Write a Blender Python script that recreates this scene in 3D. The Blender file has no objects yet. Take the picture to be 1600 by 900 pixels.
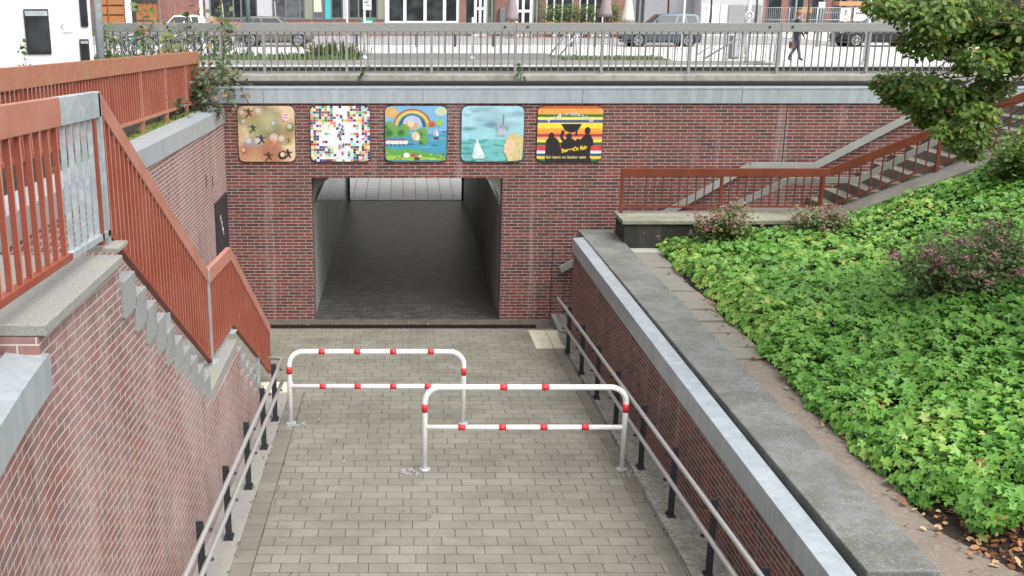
import bpy, bmesh, math, random
import numpy as np
from mathutils import Vector, Matrix
random.seed(7); RNG = np.random.default_rng(11)
scn = bpy.context.scene
COL = scn.collection
PI = math.pi
# ------------------------------------------------------------------ camera
F = 1636.0; PX, PY = 630.0, 450.0
TILT = math.atan(450 / F)
CAM = Vector((0, -19.84, 6.1))
cd = bpy.data.cameras.new('camera'); cam = bpy.data.objects.new('camera', cd); COL.objects.link(cam)
cam.location = CAM; cam.rotation_euler = (PI / 2 - TILT, 0, 0)
cd.sensor_width = 36; cd.lens = F / 1600 * 36; cd.shift_x = (800 - PX) / 1600
cd.clip_start = .1; cd.clip_end = 2000
scn.camera = cam
CT, ST = math.cos(TILT), math.sin(TILT)
def ray(px, py):
    a = (px - PX) / F; b = (py - PY) / F
    return Vector((a, CT - b * ST, -ST - b * CT))
def atY(px, py, Y):            # survey helper: a point of the photo on the vertical plane Y
    r = ray(px, py); return CAM + r * ((Y - CAM.y) / r.y)
def atZ(px, py, Z):
    r = ray(px, py); return CAM + r * ((Z - CAM.z) / r.z)
def atX(px, py, X):
    r = ray(px, py); return CAM + r * ((X - CAM.x) / r.x)
# ------------------------------------------------------------------ colours / materials
def srgb(r, g, b):
    f = lambda c: (c / 12.92 if c <= .04045 else ((c + .055) / 1.055) ** 2.4)
    return (f(r / 255), f(g / 255), f(b / 255))
class NT:
    def __init__(s, name):
        s.m = bpy.data.materials.new(name); s.m.use_nodes = True
        s.t = s.m.node_tree; s.n = s.t.nodes; s.l = s.t.links
        s.bs = s.n['Principled BSDF']; s.out = s.n['Material Output']
        s._co = None
    def node(s, typ, **kw):
        n = s.n.new(typ)
        for k, v in kw.items(): setattr(n, k, v)
        return n
    def link(s, a, b): s.l.new(a, b)
    def co(s, kind='Object'):
        n = s.n.new('ShaderNodeTexCoord'); return n.outputs[kind]
    def math(s, op, a, b=None, c=None, clamp=False):
        n = s.n.new('ShaderNodeMath'); n.operation = op; n.use_clamp = clamp
        for i, v in enumerate((a, b, c)):
            if v is None: continue
            if isinstance(v, (int, float)): n.inputs[i].default_value = v
            else: s.l.new(v, n.inputs[i])
        return n.outputs[0]
    def rng(s, v, lo, hi, a=0., b=1., smooth=False):
        n = s.n.new('ShaderNodeMapRange'); n.clamp = True
        if smooth: n.interpolation_type = 'SMOOTHSTEP'
        s.l.new(v, n.inputs[0])
        for i, x in enumerate((lo, hi, a, b)): n.inputs[i + 1].default_value = x
        return n.outputs[0]
    def noise(s, scale=5, detail=3, stretch=None, coord=None, rough=.55, off=0):
        v = coord or s.co()
        if stretch or off:
            mp = s.n.new('ShaderNodeMapping'); s.l.new(v, mp.inputs[0])
            mp.inputs['Scale'].default_value = stretch or (1, 1, 1)
            mp.inputs['Location'].default_value = (off, off * .7, off * .3)
            v = mp.outputs[0]
        n = s.n.new('ShaderNodeTexNoise'); s.l.new(v, n.inputs['Vector'])
        n.inputs['Scale'].default_value = scale; n.inputs['Detail'].default_value = detail
        n.inputs['Roughness'].default_value = rough
        return n.outputs['Fac']
    def mix(s, f, a, b, mode='MIX'):
        n = s.n.new('ShaderNodeMix'); n.data_type = 'RGBA'; n.blend_type = mode
        if isinstance(f, (int, float)): n.inputs[0].default_value = f
        else: s.l.new(f, n.inputs[0])
        for i, v in ((6, a), (7, b)):
            if isinstance(v, tuple): n.inputs[i].default_value = (*v[:3], 1)
            else: s.l.new(v, n.inputs[i])
        return n.outputs[2]
    def ramp(s, v, stops, interp='LINEAR'):
        n = s.n.new('ShaderNodeValToRGB'); s.l.new(v, n.inputs[0]); r = n.color_ramp; r.interpolation = interp
        while len(r.elements) < len(stops): r.elements.new(.5)
        for e, (p, c) in zip(r.elements, stops): e.position = p; e.color = (*c, 1)
        return n.outputs[0]
    def base(s, c):
        if isinstance(c, tuple): s.bs.inputs['Base Color'].default_value = (*c[:3], 1)
        else: s.l.new(c, s.bs.inputs['Base Color'])
    def rough(s, v):
        if isinstance(v, (int, float)): s.bs.inputs['Roughness'].default_value = v
        else: s.l.new(v, s.bs.inputs['Roughness'])
    def bump(s, h, strength=.3, dist=.01):
        b = s.n.new('ShaderNodeBump'); s.l.new(h, b.inputs['Height'])
        b.inputs['Strength'].default_value = strength; b.inputs['Distance'].default_value = dist
        s.l.new(b.outputs[0], s.bs.inputs['Normal'])
def simple(name, c, rough=.6, metal=0, layers=(), bump=None, spec=None, alpha=None):
    """layers: (scale, colour, lo, hi, amount, stretch)"""
    t = NT(name); col = c
    for i, L in enumerate(layers):
        sc, c2, lo, hi, amt = L[:5]; st = L[5] if len(L) > 5 else None
        f = t.rng(t.noise(sc, 4, st, off=3.1 * i + .01), lo, hi, 0, amt)
        col = t.mix(f, col, c2)
    t.base(col); t.rough(rough); t.bs.inputs['Metallic'].default_value = metal
    if spec is not None: t.bs.inputs['Specular IOR Level'].default_value = spec
    if bump: t.bump(t.noise(bump[0], 4), bump[1], bump[2] if len(bump) > 2 else .01)
    return t.m
def brick_mat(name, stops, mortar, bloom=0., L=.25, H=.0625, J=.011, seed=0., dirt=.35, vj=1.):
    t = NT(name); uv = t.n.new('ShaderNodeUVMap').outputs[0]
    sp = t.n.new('ShaderNodeSeparateXYZ'); t.l.new(uv, sp.inputs[0]); u, v = sp.outputs[0], sp.outputs[1]
    vv = t.math('DIVIDE', v, H); row = t.math('FLOOR', vv)
    wn = t.n.new('ShaderNodeTexWhiteNoise'); wn.noise_dimensions = '1D'; t.l.new(t.math('ADD', row, seed + .5), wn.inputs['W'])
    sh = t.math('ADD', t.math('MULTIPLY', t.math('FLOORED_MODULO', row, 2), .5), t.math('MULTIPLY', wn.outputs[0], .16))
    uu = t.math('ADD', t.math('DIVIDE', u, L), sh); colm = t.math('FLOOR', uu)
    fu = t.math('FRACT', uu); fv = t.math('FRACT', vv)
    eu = t.math('MULTIPLY', t.math('MINIMUM', fu, t.math('SUBTRACT', 1, fu)), L * vj)
    ev = t.math('MULTIPLY', t.math('MINIMUM', fv, t.math('SUBTRACT', 1, fv)), H)
    e = t.math('MINIMUM', eu, ev)
    wob = t.math('MULTIPLY', t.math('SUBTRACT', t.noise(60, 2), .5), .004)
    inb = t.rng(t.math('ADD', e, wob), J * .5 - .0015, J * .5 + .0015)
    cb = t.n.new('ShaderNodeCombineXYZ'); t.l.new(colm, cb.inputs[0]); t.l.new(row, cb.inputs[1]); cb.inputs[2].default_value = seed
    w2 = t.n.new('ShaderNodeTexWhiteNoise'); t.l.new(cb.outputs[0], w2.inputs['Vector'])
    bc = t.ramp(w2.outputs['Value'], stops)
    bc = t.mix(t.rng(t.noise(35, 4), .4, .75, 0, .45), bc, (.05, .03, .03))
    mc = t.mix(t.rng(t.noise(3, 4), .45, .7, 0, dirt), mortar, tuple(x * .5 for x in mortar))
    c = t.mix(inb, mc, bc)
    c = t.mix(t.rng(t.noise(.9, 5, off=4), .5, .75, 0, dirt), c, (.045, .04, .035))
    if bloom:
        f = t.rng(t.noise(1.3, 7, (1, .8, .45), off=8), .34, .64, .12, bloom)
        f2 = t.math('MULTIPLY', f, t.rng(t.noise(18, 4), .3, .65, .45, 1))
        c = t.mix(f2, c, (.52, .41, .4))
    c = t.mix(t.rng(t.noise(1.0, 4, (5, 5, .35), off=6), .54, .74, 0, .3), c, (.075, .05, .043))
    c = t.mix(t.rng(t.noise(1.0, 4, (3.5, 3.5, .3), off=15), .58, .76, 0, .3), c, (.5, .45, .42))
    t.base(c); t.rough(t.rng(t.noise(2, 2), .3, .7, .5, .85))
    t.bump(t.math('ADD', inb, t.math('MULTIPLY', t.noise(90, 3), .35)), .55, .006)
    return t.m
def paver_mat(name, L, H, c1, c2, joint, shift=.5, J=.007, wet=.0, swap=False, jitter=.2, stain=(.09, .085, .07), flat=None, sscale=.8, bd=.006):
    t = NT(name); uv = t.n.new('ShaderNodeUVMap').outputs[0]
    sp = t.n.new('ShaderNodeSeparateXYZ'); t.l.new(uv, sp.inputs[0])
    u, v = (sp.outputs[1], sp.outputs[0]) if swap else (sp.outputs[0], sp.outputs[1])
    vv = t.math('DIVIDE', v, H); row = t.math('FLOOR', vv)
    wn = t.n.new('ShaderNodeTexWhiteNoise'); wn.noise_dimensions = '1D'; t.l.new(t.math('ADD', row, .5), wn.inputs['W'])
    sh = t.math('ADD', t.math('MULTIPLY', row, shift), t.math('MULTIPLY', wn.outputs[0], jitter))
    uu = t.math('ADD', t.math('DIVIDE', u, L), sh); colm = t.math('FLOOR', uu)
    fu = t.math('FRACT', uu); fv = t.math('FRACT', vv)
    eu = t.math('MULTIPLY', t.math('MINIMUM', fu, t.math('SUBTRACT', 1, fu)), L)
    ev = t.math('MULTIPLY', t.math('MINIMUM', fv, t.math('SUBTRACT', 1, fv)), H)
    e = t.math('MINIMUM', eu, ev)
    e = t.math('ADD', e, t.math('MULTIPLY', t.math('SUBTRACT', t.noise(30, 2), .5), .005))
    inb = t.rng(e, J * .5 - .001, J * .5 + .002)
    cb = t.n.new('ShaderNodeCombineXYZ'); t.l.new(colm, cb.inputs[0]); t.l.new(row, cb.inputs[1])
    w2 = t.n.new('ShaderNodeTexWhiteNoise'); t.l.new(cb.outputs[0], w2.inputs['Vector'])
    bc = t.mix(w2.outputs['Value'], c1, c2)
    bc = t.mix(t.rng(t.noise(40, 4), .35, .75, 0, .35), bc, tuple(x * .55 for x in c1))
    mp = t.rng(t.noise(sscale, 7, (.8, 1.2, 1), off=2), .42, .66)
    bc = t.mix(t.math('MULTIPLY', mp, .6), bc, stain)
    c = t.mix(inb, joint, bc)
    t.base(c)
    t.rough(t.rng(t.noise(1.2, 5, off=9), .35, .65, .72 - wet, .8 - wet * .4) if flat is None else flat)
    t.bump(t.math('ADD', t.math('MULTIPLY', inb, 1.0), t.math('MULTIPLY', t.noise(70, 4), .3)), .5 if bd < .01 else .9, bd)
    return t.m
def leaf_mat(name, stops, rough=.4, transl=.25):
    t = NT(name); a = t.n.new('ShaderNodeAttribute'); a.attribute_name = 'tone'
    c = t.ramp(a.outputs['Fac'], stops)
    c = t.mix(t.rng(t.noise(30, 3), .3, .7, 0, .25), c, t.mix(.5, c, (.02, .05, .01)))
    t.base(c); t.rough(rough); t.bs.inputs['Specular IOR Level'].default_value = .4
    tr = t.n.new('ShaderNodeBsdfTranslucent'); t.l.new(c, tr.inputs[0])
    mx = t.n.new('ShaderNodeMixShader'); mx.inputs[0].default_value = transl
    t.l.new(t.bs.outputs[0], mx.inputs[1]); t.l.new(tr.outputs[0], mx.inputs[2]); t.l.new(mx.outputs[0], t.out.inputs[0])
    return t.m
M = {}
FRONT = [(0, (.07, .033, .03)), (.22, (.12, .037, .032)), (.5, (.175, .044, .037)), (.8, (.215, .056, .045)), (1, (.1, .052, .047))]
M['brick'] = brick_mat('red_brick_wall', FRONT, (.39, .345, .31), dirt=.25)
M['brick_pale'] = brick_mat('red_brick_bloomed', [(0, (.13, .07, .065)), (.3, (.2, .065, .053)), (.6, (.25, .075, .058)), (.85, (.16, .088, .08)), (1, (.24, .115, .1))], (.52, .46, .42), bloom=.62, H=.068, J=.012, seed=3, dirt=.12, vj=1.1)
M['brick_side'] = brick_mat('red_brick_side', [(0, (.13, .055, .05)), (.4, (.22, .07, .06)), (.8, (.25, .085, .07)), (1, (.16, .08, .075))], (.62, .56, .52), J=.013, bloom=.4, seed=5, dirt=.2)
M['brick_far'] = brick_mat('far_red_brick', [(0, (.2, .06, .045)), (1, (.32, .1, .07))], (.42, .36, .33), seed=9, J=.012)
M['pave'] = paver_mat('ramp_pavers', .30, .20, (.258, .252, .208), (.212, .207, .17), (.046, .044, .034), wet=.36, stain=(.145, .14, .112), sscale=2.2)
M['pave_edge'] = paver_mat('ramp_edge_pavers', .30, .22, (.235, .228, .188), (.19, .185, .15), (.045, .043, .034), wet=.34, stain=(.14, .137, .112), sscale=2.2, swap=True, shift=0, jitter=0)
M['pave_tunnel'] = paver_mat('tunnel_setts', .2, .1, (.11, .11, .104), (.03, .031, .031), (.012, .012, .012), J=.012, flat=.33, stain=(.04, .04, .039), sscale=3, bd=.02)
M['pave_far'] = paver_mat('far_ramp_pavers', .3, .4, (.46, .46, .46), (.38, .38, .38), (.1, .1, .1), stain=(.36, .36, .35), J=.022, wet=.3, jitter=0, swap=True)
M['zinc'] = simple('zinc_sheet', (.38, .43, .46), .38, .3, [(1.5, (.5, .56, .6), .4, .7, .7, (4, 4, .6)), (14, (.25, .3, .31), .5, .75, .5, (1, 1, .3))], bump=(3, .08))
M['concrete'] = simple('concrete_weathered', (.36, .35, .31), .85, 0, [(1.2, (.2, .2, .16), .42, .7, .8), (9, (.46, .45, .42), .5, .75, .5), (5, (.1, .11, .07), .55, .75, .55, (1, 1, .5))], bump=(60, .35))
M['coping'] = simple('stone_coping', (.175, .18, .177), .8, 0, [(2.2, (.1, .105, .095), .4, .62, .85), (6, (.1, .11, .075), .48, .66, .7), (16, (.12, .12, .115), .5, .7, .7), (45, (.4, .4, .39), .52, .8, .6)], bump=(80, .4))
M['concrete_dark'] = simple('damp_step_concrete', (.2, .19, .165), .8, 0, [(1.5, (.12, .115, .09), .42, .68, .8), (8, (.27, .25, .21), .5, .75, .6), (30, (.1, .095, .08), .58, .75, .6)], bump=(60, .35))
M['cap_mossy'] = simple('mossy_parapet_cap', (.26, .26, .21), .85, 0, [(1.6, (.15, .155, .1), .42, .66, .8), (10, (.36, .36, .32), .52, .75, .6)], bump=(60, .4))
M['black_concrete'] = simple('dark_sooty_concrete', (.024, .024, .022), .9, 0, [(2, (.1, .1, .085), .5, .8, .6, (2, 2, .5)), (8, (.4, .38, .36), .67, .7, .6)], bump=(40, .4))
M['granite'] = simple('exposed_aggregate', (.32, .32, .3), .85, 0, [(120, (.16, .16, .16), .45, .62, .9), (2, (.3, .3, .24), .45, .7, .7)], bump=(140, .5))
M['riser'] = simple('step_concrete', (.29, .3, .3), .8, 0, [(90, (.17, .18, .18), .45, .65, .8), (4, (.17, .18, .165), .5, .75, .6)], bump=(110, .4))
M['kerb'] = simple('rough_kerb_concrete', (.33, .33, .3), .9, 0, [(18, (.17, .17, .14), .42, .65, .9), (3, (.13, .14, .09), .5, .7, .6)], bump=(26, .9, .03))
M['redpaint'] = simple('rust_red_paint', (.255, .055, .031), .55, 0, [(1.8, (.29, .095, .062), .42, .68, .8), (22, (.16, .04, .025), .58, .75, .6), (40, (.1, .05, .03), .64, .72, .7)])
M['redpaint_worn'] = simple('faded_red_paint', (.42, .185, .135), .6, 0, [(2.5, (.36, .135, .09), .42, .68, .8), (26, (.3, .1, .065), .6, .75, .6), (5, (.17, .13, .07), .58, .72, .5, (1, 1, .2))])
M['redpaint_moss'] = simple('mossy_red_paint', (.38, .165, .1), .65, 0, [(1.1, (.33, .2, .09), .48, .68, .8), (8, (.34, .12, .07), .45, .65, .8), (20, (.1, .07, .03), .6, .75, .7)])
M['redpaint_dark'] = simple('brick_red_paint', (.15, .034, .015), .45, 0, [(3, (.2, .055, .024), .45, .7, .7), (25, (.1, .03, .018), .6, .75, .6)])
M['edge_worn_lit'] = simple('worn_lit_slat_edge', (.48, .22, .155), .6, 0, [(3, (.4, .13, .07), .4, .7, .8), (12, (.3, .09, .05), .5, .7, .6)])  # pale red edge: wear plus caught light painted into the colour
M['mouth'] = simple('mossy_mouth_concrete', (.1, .092, .072), .8, 0, [(3, (.055, .05, .036), .4, .7, .8), (14, (.17, .16, .13), .5, .75, .6)], bump=(40, .5))
M['galv'] = simple('galvanised_steel', (.42, .47, .5), .45, .35, [(14, (.55, .6, .63), .45, .62, .8), (4, (.3, .34, .36), .5, .7, .6)])
M['bargrey'] = simple('grey_steel_bars', (.17, .165, .165), .5, .1)
M['railgrey'] = simple('grey_painted_steel', (.26, .262, .252), .5, .1, [(3, (.25, .26, .25), .4, .7, .7, (.4, 1, 3)), (30, (.42, .43, .42), .5, .75, .5)])
M['stainless'] = simple('brushed_stainless', (.5, .5, .49), .3, .5, [(20, (.5, .5, .5), .45, .6, .5)])
M['anthracite'] = simple('anthracite_steel', (.032, .033, .042), .5, .2, [(10, (.05, .05, .06), .4, .7, .6)])
M['white'] = simple('white_gloss_paint', (.8, .81, .82), .3, 0, [(3, (.72, .73, .72), .45, .75, .6), (30, (.55, .55, .53), .7, .74, .35)])
M['tape'] = simple('red_reflective_tape', (.62, .028, .04), .35, 0, [(40, (.5, .05, .06), .5, .75, .7)])
M['alu'] = simple('grey_flat_handrail', (.34, .35, .33), .5, .3, [(3, (.42, .43, .42), .4, .7, .6), (25, (.2, .2, .18), .6, .75, .5)])
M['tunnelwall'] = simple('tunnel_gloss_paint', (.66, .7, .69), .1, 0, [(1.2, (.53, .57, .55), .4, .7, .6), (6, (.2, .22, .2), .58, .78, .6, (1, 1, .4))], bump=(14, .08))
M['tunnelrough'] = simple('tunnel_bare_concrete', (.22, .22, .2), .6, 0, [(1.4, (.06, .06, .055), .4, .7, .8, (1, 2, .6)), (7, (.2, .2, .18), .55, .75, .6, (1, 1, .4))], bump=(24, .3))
M['black'] = simple('black_gap', (.012, .012, .014), .8)
M['iron'] = simple('drain_iron', (.035, .026, .022), .6, .6, [(20, (.07, .035, .02), .5, .7, .7)])
M['tactile'] = simple('cream_tactile', (.62, .6, .47), .7, 0, [(4, (.5, .48, .38), .45, .7, .7)], bump=(50, .3))
M['soil'] = simple('dark_soil', (.035, .025, .018), .95, 0, [(30, (.08, .055, .04), .5, .7, .8), (4, (.02, .014, .01), .45, .7, .8)], bump=(25, 1, .04))
M['dirtpath'] = simple('sandy_path', (.2, .165, .135), .92, 0, [(3, (.15, .12, .095), .45, .7, .8), (25, (.32, .27, .22), .5, .72, .6), (1.3, (.1, .1, .06), .58, .7, .5)], bump=(40, .5))
M['slab'] = simple('broken_path_slab', (.2, .19, .16), .88, 0, [(5, (.17, .16, .13), .45, .7, .8), (50, (.38, .36, .33), .55, .75, .6)], bump=(50, .5))
M['plaza'] = simple('pale_plaza', (.55, .545, .52), .8, 0, [(.5, (.44, .435, .42), .4, .65, .7), (6, (.56, .55, .52), .4, .65, .5)])
M['asphalt'] = simple('grey_asphalt', (.13, .138, .132), .75, 0, [(.7, (.17, .18, .17), .4, .7, .7), (9, (.1, .105, .1), .5, .7, .5)])
M['pavement'] = simple('grey_pavement', (.3, .3, .3), .8, 0, [(.8, (.25, .25, .25), .4, .7, .7)])
M['deck'] = simple('bridge_deck', (.16, .155, .145), .9, 0, [(1.5, (.08, .08, .06), .4, .7, .8)])
M['grass'] = simple('lawn_soil', (.07, .11, .03), .95, 0, [(3, (.12, .16, .05), .4, .7, .8)], bump=(30, 1, .05))
M['glass'] = simple('dark_window', (.02, .025, .028), .06, 0, [(1.2, (.07, .08, .085), .45, .7, .8)], spec=.8)
M['glass_lit'] = simple('reflecting_window', (.14, .15, .16), .1, 0, [(.9, (.05, .055, .06), .4, .6, .9)], spec=.8)
M['frame_grey'] = simple('grey_window_frame', (.16, .17, .18), .5)
M['frame_white'] = simple('white_window_frame', (.78, .78, .78), .45)
M['render_pale'] = simple('pale_render', (.5, .51, .54), .8, 0, [(1, (.44, .45, .47), .4, .7, .6)])
M['render_olive'] = simple('olive_render', (.25, .26, .2), .8)
M['render_grey'] = simple('grey_cladding', (.3, .31, .34), .7, 0, [(.6, (.25, .26, .28), .4, .7, .6, (1, 1, 12))])
M['turquoise'] = simple('turquoise_panel', (.06, .43, .45), .5)
M['darkmetal'] = simple('dark_metal', (.05, .055, .06), .5, .3)
M['wood'] = simple('orange_wood', (.4, .17, .06), .55, 0, [(4, (.3, .11, .035), .4, .7, .7, (1, 1, 8))])
M['tyre'] = simple('tyre_rubber', (.018, .018, .018), .85)
M['rim'] = simple('alloy_rim', (.55, .56, .58), .3, .8)
M['carglass'] = simple('car_glass', (.03, .04, .045), .05, 0, spec=.9)
M['carbare'] = simple('motorhome_white', (.8, .815, .83), .3, 0, [(2, (.76, .775, .79), .4, .7, .6)])
M['trim'] = simple('black_trim', (.02, .02, .024), .5)
M['bark'] = simple('grey_bark', (.11, .085, .06), .9, 0, [(8, (.05, .04, .03), .4, .7, .8, (3, 3, .6))], bump=(20, .8, .02))
M['stem'] = simple('plant_stem', (.09, .05, .03), .8, 0, [(8, (.06, .07, .03), .4, .7, .7)])
M['terracotta'] = simple('terracotta', (.38, .16, .08), .8)
M['skin'] = simple('skin', (.5, .28, .21), .55)
M['hair'] = simple('ginger_blond_hair', (.26, .15, .07), .5, 0, [(30, (.18, .08, .03), .4, .7, .7)])
M['jacket'] = simple('dark_jacket', (.03, .04, .05), .8, 0, [(9, (.05, .06, .075), .4, .7, .7)])
M['trousers'] = simple('navy_trousers', (.02, .024, .06), .8)
M['bagred'] = simple('maroon_bag', (.07, .025, .025), .6, 0, [(12, (.3, .25, .22), .58, .66, .8)])
M['cream'] = simple('cream_canvas', (.66, .62, .52), .85, 0, [(5, (.55, .51, .42), .45, .7, .6, (3, 3, .4))])
M['taupe'] = simple('taupe_canvas', (.3, .25, .25), .85, 0, [(5, (.22, .18, .18), .45, .7, .6, (3, 3, .4))])
M['signgreen'] = simple('sign_green', (.03, .26, .16), .5)
M['paintwhite'] = simple('paint_white', (.78, .78, .77), .55)
M['paintblack'] = simple('paint_black', (.018, .018, .02), .5)
M['fencegreen'] = simple('dark_green_post', (.05, .09, .085), .55)
M['tarp'] = simple('brown_tarpaulin', (.3, .21, .14), .8, 0, [(4, (.22, .15, .1), .4, .7, .7)])
M['orange_beam'] = simple('orange_scaffold_board', (.5, .28, .12), .7)
M['ground_leaf'] = leaf_mat('cranesbill_leaf', [(0, (.07, .185, .034)), (.35, (.125, .31, .05)), (.7, (.19, .42, .068)), (.93, (.34, .5, .1)), (.97, (.45, .42, .12)), (1, (.4, .15, .045))], .42, .25)
M['tree_leaf'] = leaf_mat('tree_leaf', [(0, (.05, .11, .022)), (.4, (.115, .21, .038)), (.75, (.19, .29, .055)), (.92, (.27, .32, .07)), (.955, (.3, .22, .05)), (1, (.4, .13, .045))], .4, .36)
M['shrub_leaf'] = leaf_mat('shrub_leaf', [(0, (.04, .08, .025)), (.5, (.1, .16, .045)), (.85, (.16, .21, .065)), (1, (.2, .1, .045))], .45, .2)
M['shrub_flower'] = leaf_mat('shrub_flower', [(0, (.16, .06, .06)), (.4, (.3, .13, .13)), (.75, (.5, .28, .28)), (1, (.62, .45, .42))], .6, .2)
M['weed_leaf'] = leaf_mat('weed_leaf', [(0, (.04, .08, .025)), (.5, (.1, .17, .045)), (.8, (.2, .22, .08)), (1, (.33, .17, .08))], .45, .25)
M['ivy_leaf'] = leaf_mat('bramble_leaf', [(0, (.02, .045, .016)), (.5, (.055, .085, .03)), (.85, (.11, .13, .05)), (1, (.28, .12, .05))], .35, .2)
M['litter'] = leaf_mat('fallen_leaf', [(0, (.12, .05, .025)), (.5, (.33, .13, .05)), (.8, (.45, .24, .1)), (1, (.55, .42, .25))], .6, .1)
M['debris'] = leaf_mat('kerb_debris', [(0, (.02, .02, .012)), (.5, (.06, .055, .03)), (.75, (.1, .12, .04)), (1, (.25, .12, .05))], .8, .0)
M['hedge_leaf'] = leaf_mat('hedge_leaf', [(0, (.03, .07, .02)), (.6, (.09, .17, .04)), (.9, (.2, .25, .08)), (1, (.35, .25, .1))], .5, .2)
M['moss'] = simple('moss', (.13, .17, .025), .95, 0, [(14, (.07, .1, .02), .4, .7, .8)], bump=(60, 1, .02))
# ------------------------------------------------------------------ mesh builder
class MB:
    def __init__(s): s.v = []; s.f = []; s.uv = {}; s.mi = []; s.cur = 0; s.sm = []; s.smooth = False
    def vert(s, p): s.v.append((float(p[0]), float(p[1]), float(p[2]))); return len(s.v) - 1
    def face(s, ids, uv=None):
        if uv: s.uv[len(s.f)] = uv
        s.f.append(tuple(ids)); s.mi.append(s.cur); s.sm.append(s.smooth)
    def poly(s, pts, uv=None): s.face([s.vert(p) for p in pts], uv)
    def box(s, x0, x1, y0, y1, z0, z1):
        b = len(s.v)
        for z in (z0, z1):
            for x, y in ((x0, y0), (x1, y0), (x1, y1), (x0, y1)): s.v.append((x, y, z))
        for q in ((0, 3, 2, 1), (4, 5, 6, 7), (0, 1, 5, 4), (1, 2, 6, 5), (2, 3, 7, 6), (3, 0, 4, 7)): s.face([b + i for i in q])
        return s
    def hexa(s, lo, hi):
        """lo, hi: 4 points each, counter-clockwise seen from above"""
        n = len(lo); b = len(s.v)
        for p in list(lo) + list(hi): s.v.append(tuple(float(c) for c in p))
        s.face([b + i for i in reversed(range(n))]); s.face([b + n + i for i in range(n)])
        for i in range(n): j = (i + 1) % n; s.face([b + i, b + j, b + n + j, b + n + i])
        return s
    def bar(s, a, b, w, h, up=(0, 0, 1)):
        """rectangular bar from a to b, w across, h along up"""
        a, b = Vector(a), Vector(b); d = (b - a).normalized(); up = Vector(up)
        if abs(d.dot(up)) > .98: up = Vector((0, 1, 0)) if abs(d.y) < .9 else Vector((1, 0, 0))
        x = d.cross(up).normalized(); u = x.cross(d).normalized()
        q = [(-w / 2, -h / 2), (w / 2, -h / 2), (w / 2, h / 2), (-w / 2, h / 2)]
        i0 = len(s.v)
        for c in (a, b):
            for p, r in q: s.v.append(tuple(c + x * p + u * r))
        for i in range(4): j = (i + 1) % 4; s.face([i0 + j, i0 + i, i0 + 4 + i, i0 + 4 + j])
        s.face([i0, i0 + 1, i0 + 2, i0 + 3]); s.face([i0 + 7, i0 + 6, i0 + 5, i0 + 4])
        return s
    def vbar(s, x, y, z0, z1, wx, wy): return s.box(x - wx / 2, x + wx / 2, y - wy / 2, y + wy / 2, z0, z1)
    def tube(s, pts, r, n=8, caps=True, closed=False):
        pts = [Vector(p) for p in pts]; m = len(pts); rs = r if isinstance(r, (list, tuple)) else [r] * m
        old = s.smooth; s.smooth = True; prev = None; rings = []
        for i, p in enumerate(pts):
            if closed: d = pts[(i + 1) % m] - pts[i - 1]
            else: d = pts[min(i + 1, m - 1)] - pts[max(i - 1, 0)]
            d.normalize()
            if prev is None:
                a = Vector((0, 0, 1)) if abs(d.z) < .9 else Vector((1, 0, 0)); x = d.cross(a).normalized()
            else: x = (prev - d * prev.dot(d)).normalized()
            prev = x; y = d.cross(x)
            rings.append([s.vert(p + (x * math.cos(2 * PI * k / n) + y * math.sin(2 * PI * k / n)) * rs[i]) for k in range(n)])
        for i in range(m if closed else m - 1):
            A, B = rings[i], rings[(i + 1) % m]
            for k in range(n): j = (k + 1) % n; s.face([A[k], A[j], B[j], B[k]])
        s.smooth = False
        if caps and not closed: s.face(list(reversed(rings[0]))); s.face(rings[-1])
        s.smooth = old; return s
    def disc(s, c, r, nrm, n=16, th=0):
        nrm = Vector(nrm).normalized(); a = Vector((0, 0, 1)) if abs(nrm.z) < .9 else Vector((1, 0, 0))
        x = a.cross(nrm).normalized(); y = nrm.cross(x); c = Vector(c)
        top = [c + nrm * th / 2 + (x * math.cos(2 * PI * k / n) + y * math.sin(2 * PI * k / n)) * r for k in range(n)]
        if th == 0: s.poly(top); return s
        bot = [p - nrm * th for p in top]; s.hexa(bot, top); return s
    def prism(s, poly, d):
        """planar polygon extruded by vector d"""
        d = Vector(d); lo = [Vector(p) for p in poly]; s.hexa(lo, [p + d for p in lo]); return s
    def lathe(s, c, prof, n=16):
        c = Vector(c); old = s.smooth; s.smooth = True
        rings = [[s.vert(c + Vector((r * math.cos(2 * PI * k / n), r * math.sin(2 * PI * k / n), z))) for k in range(n)] for r, z in prof]
        for A, B in zip(rings, rings[1:]):
            for k in range(n): j = (k + 1) % n; s.face([A[k], A[j], B[j], B[k]])
        s.face(list(reversed(rings[0]))); s.face(rings[-1]); s.smooth = old; return s
    def build(s, name, mats, parent=None, smooth=None, bevel=0, recalc=True):
        if not isinstance(mats, (list, tuple)): mats = [mats]
        o0 = Vector((0, 0, 0)); p = parent
        while p is not None: o0 = o0 + p.location; p = p.parent
        me = bpy.data.meshes.new(name)
        me.from_pydata([(x - o0.x, y - o0.y, z - o0.z) for x, y, z in s.v], [], s.f)
        for m in mats: me.materials.append(M[m] if isinstance(m, str) else m)
        me.polygons.foreach_set('material_index', s.mi)
        me.polygons.foreach_set('use_smooth', [True] * len(s.f) if smooth else s.sm)
        uvl = me.uv_layers.new(name='UVMap'); data = []
        for fi, f in enumerate(s.f):
            if fi in s.uv: data.extend(c for q in s.uv[fi] for c in q); continue
            a, b, c = (Vector(s.v[f[0]]), Vector(s.v[f[1]]), Vector(s.v[f[2]]))
            nr = (b - a).cross(c - a); ax, ay, az = abs(nr.x), abs(nr.y), abs(nr.z)
            for i in f:
                x, y, z = s.v[i]
                if az >= ax and az >= ay: data.extend((x, y))
                elif ax > ay: data.extend((y, z))
                else: data.extend((x, z))
        uvl.data.foreach_set('uv', data)
        me.update()
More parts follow.
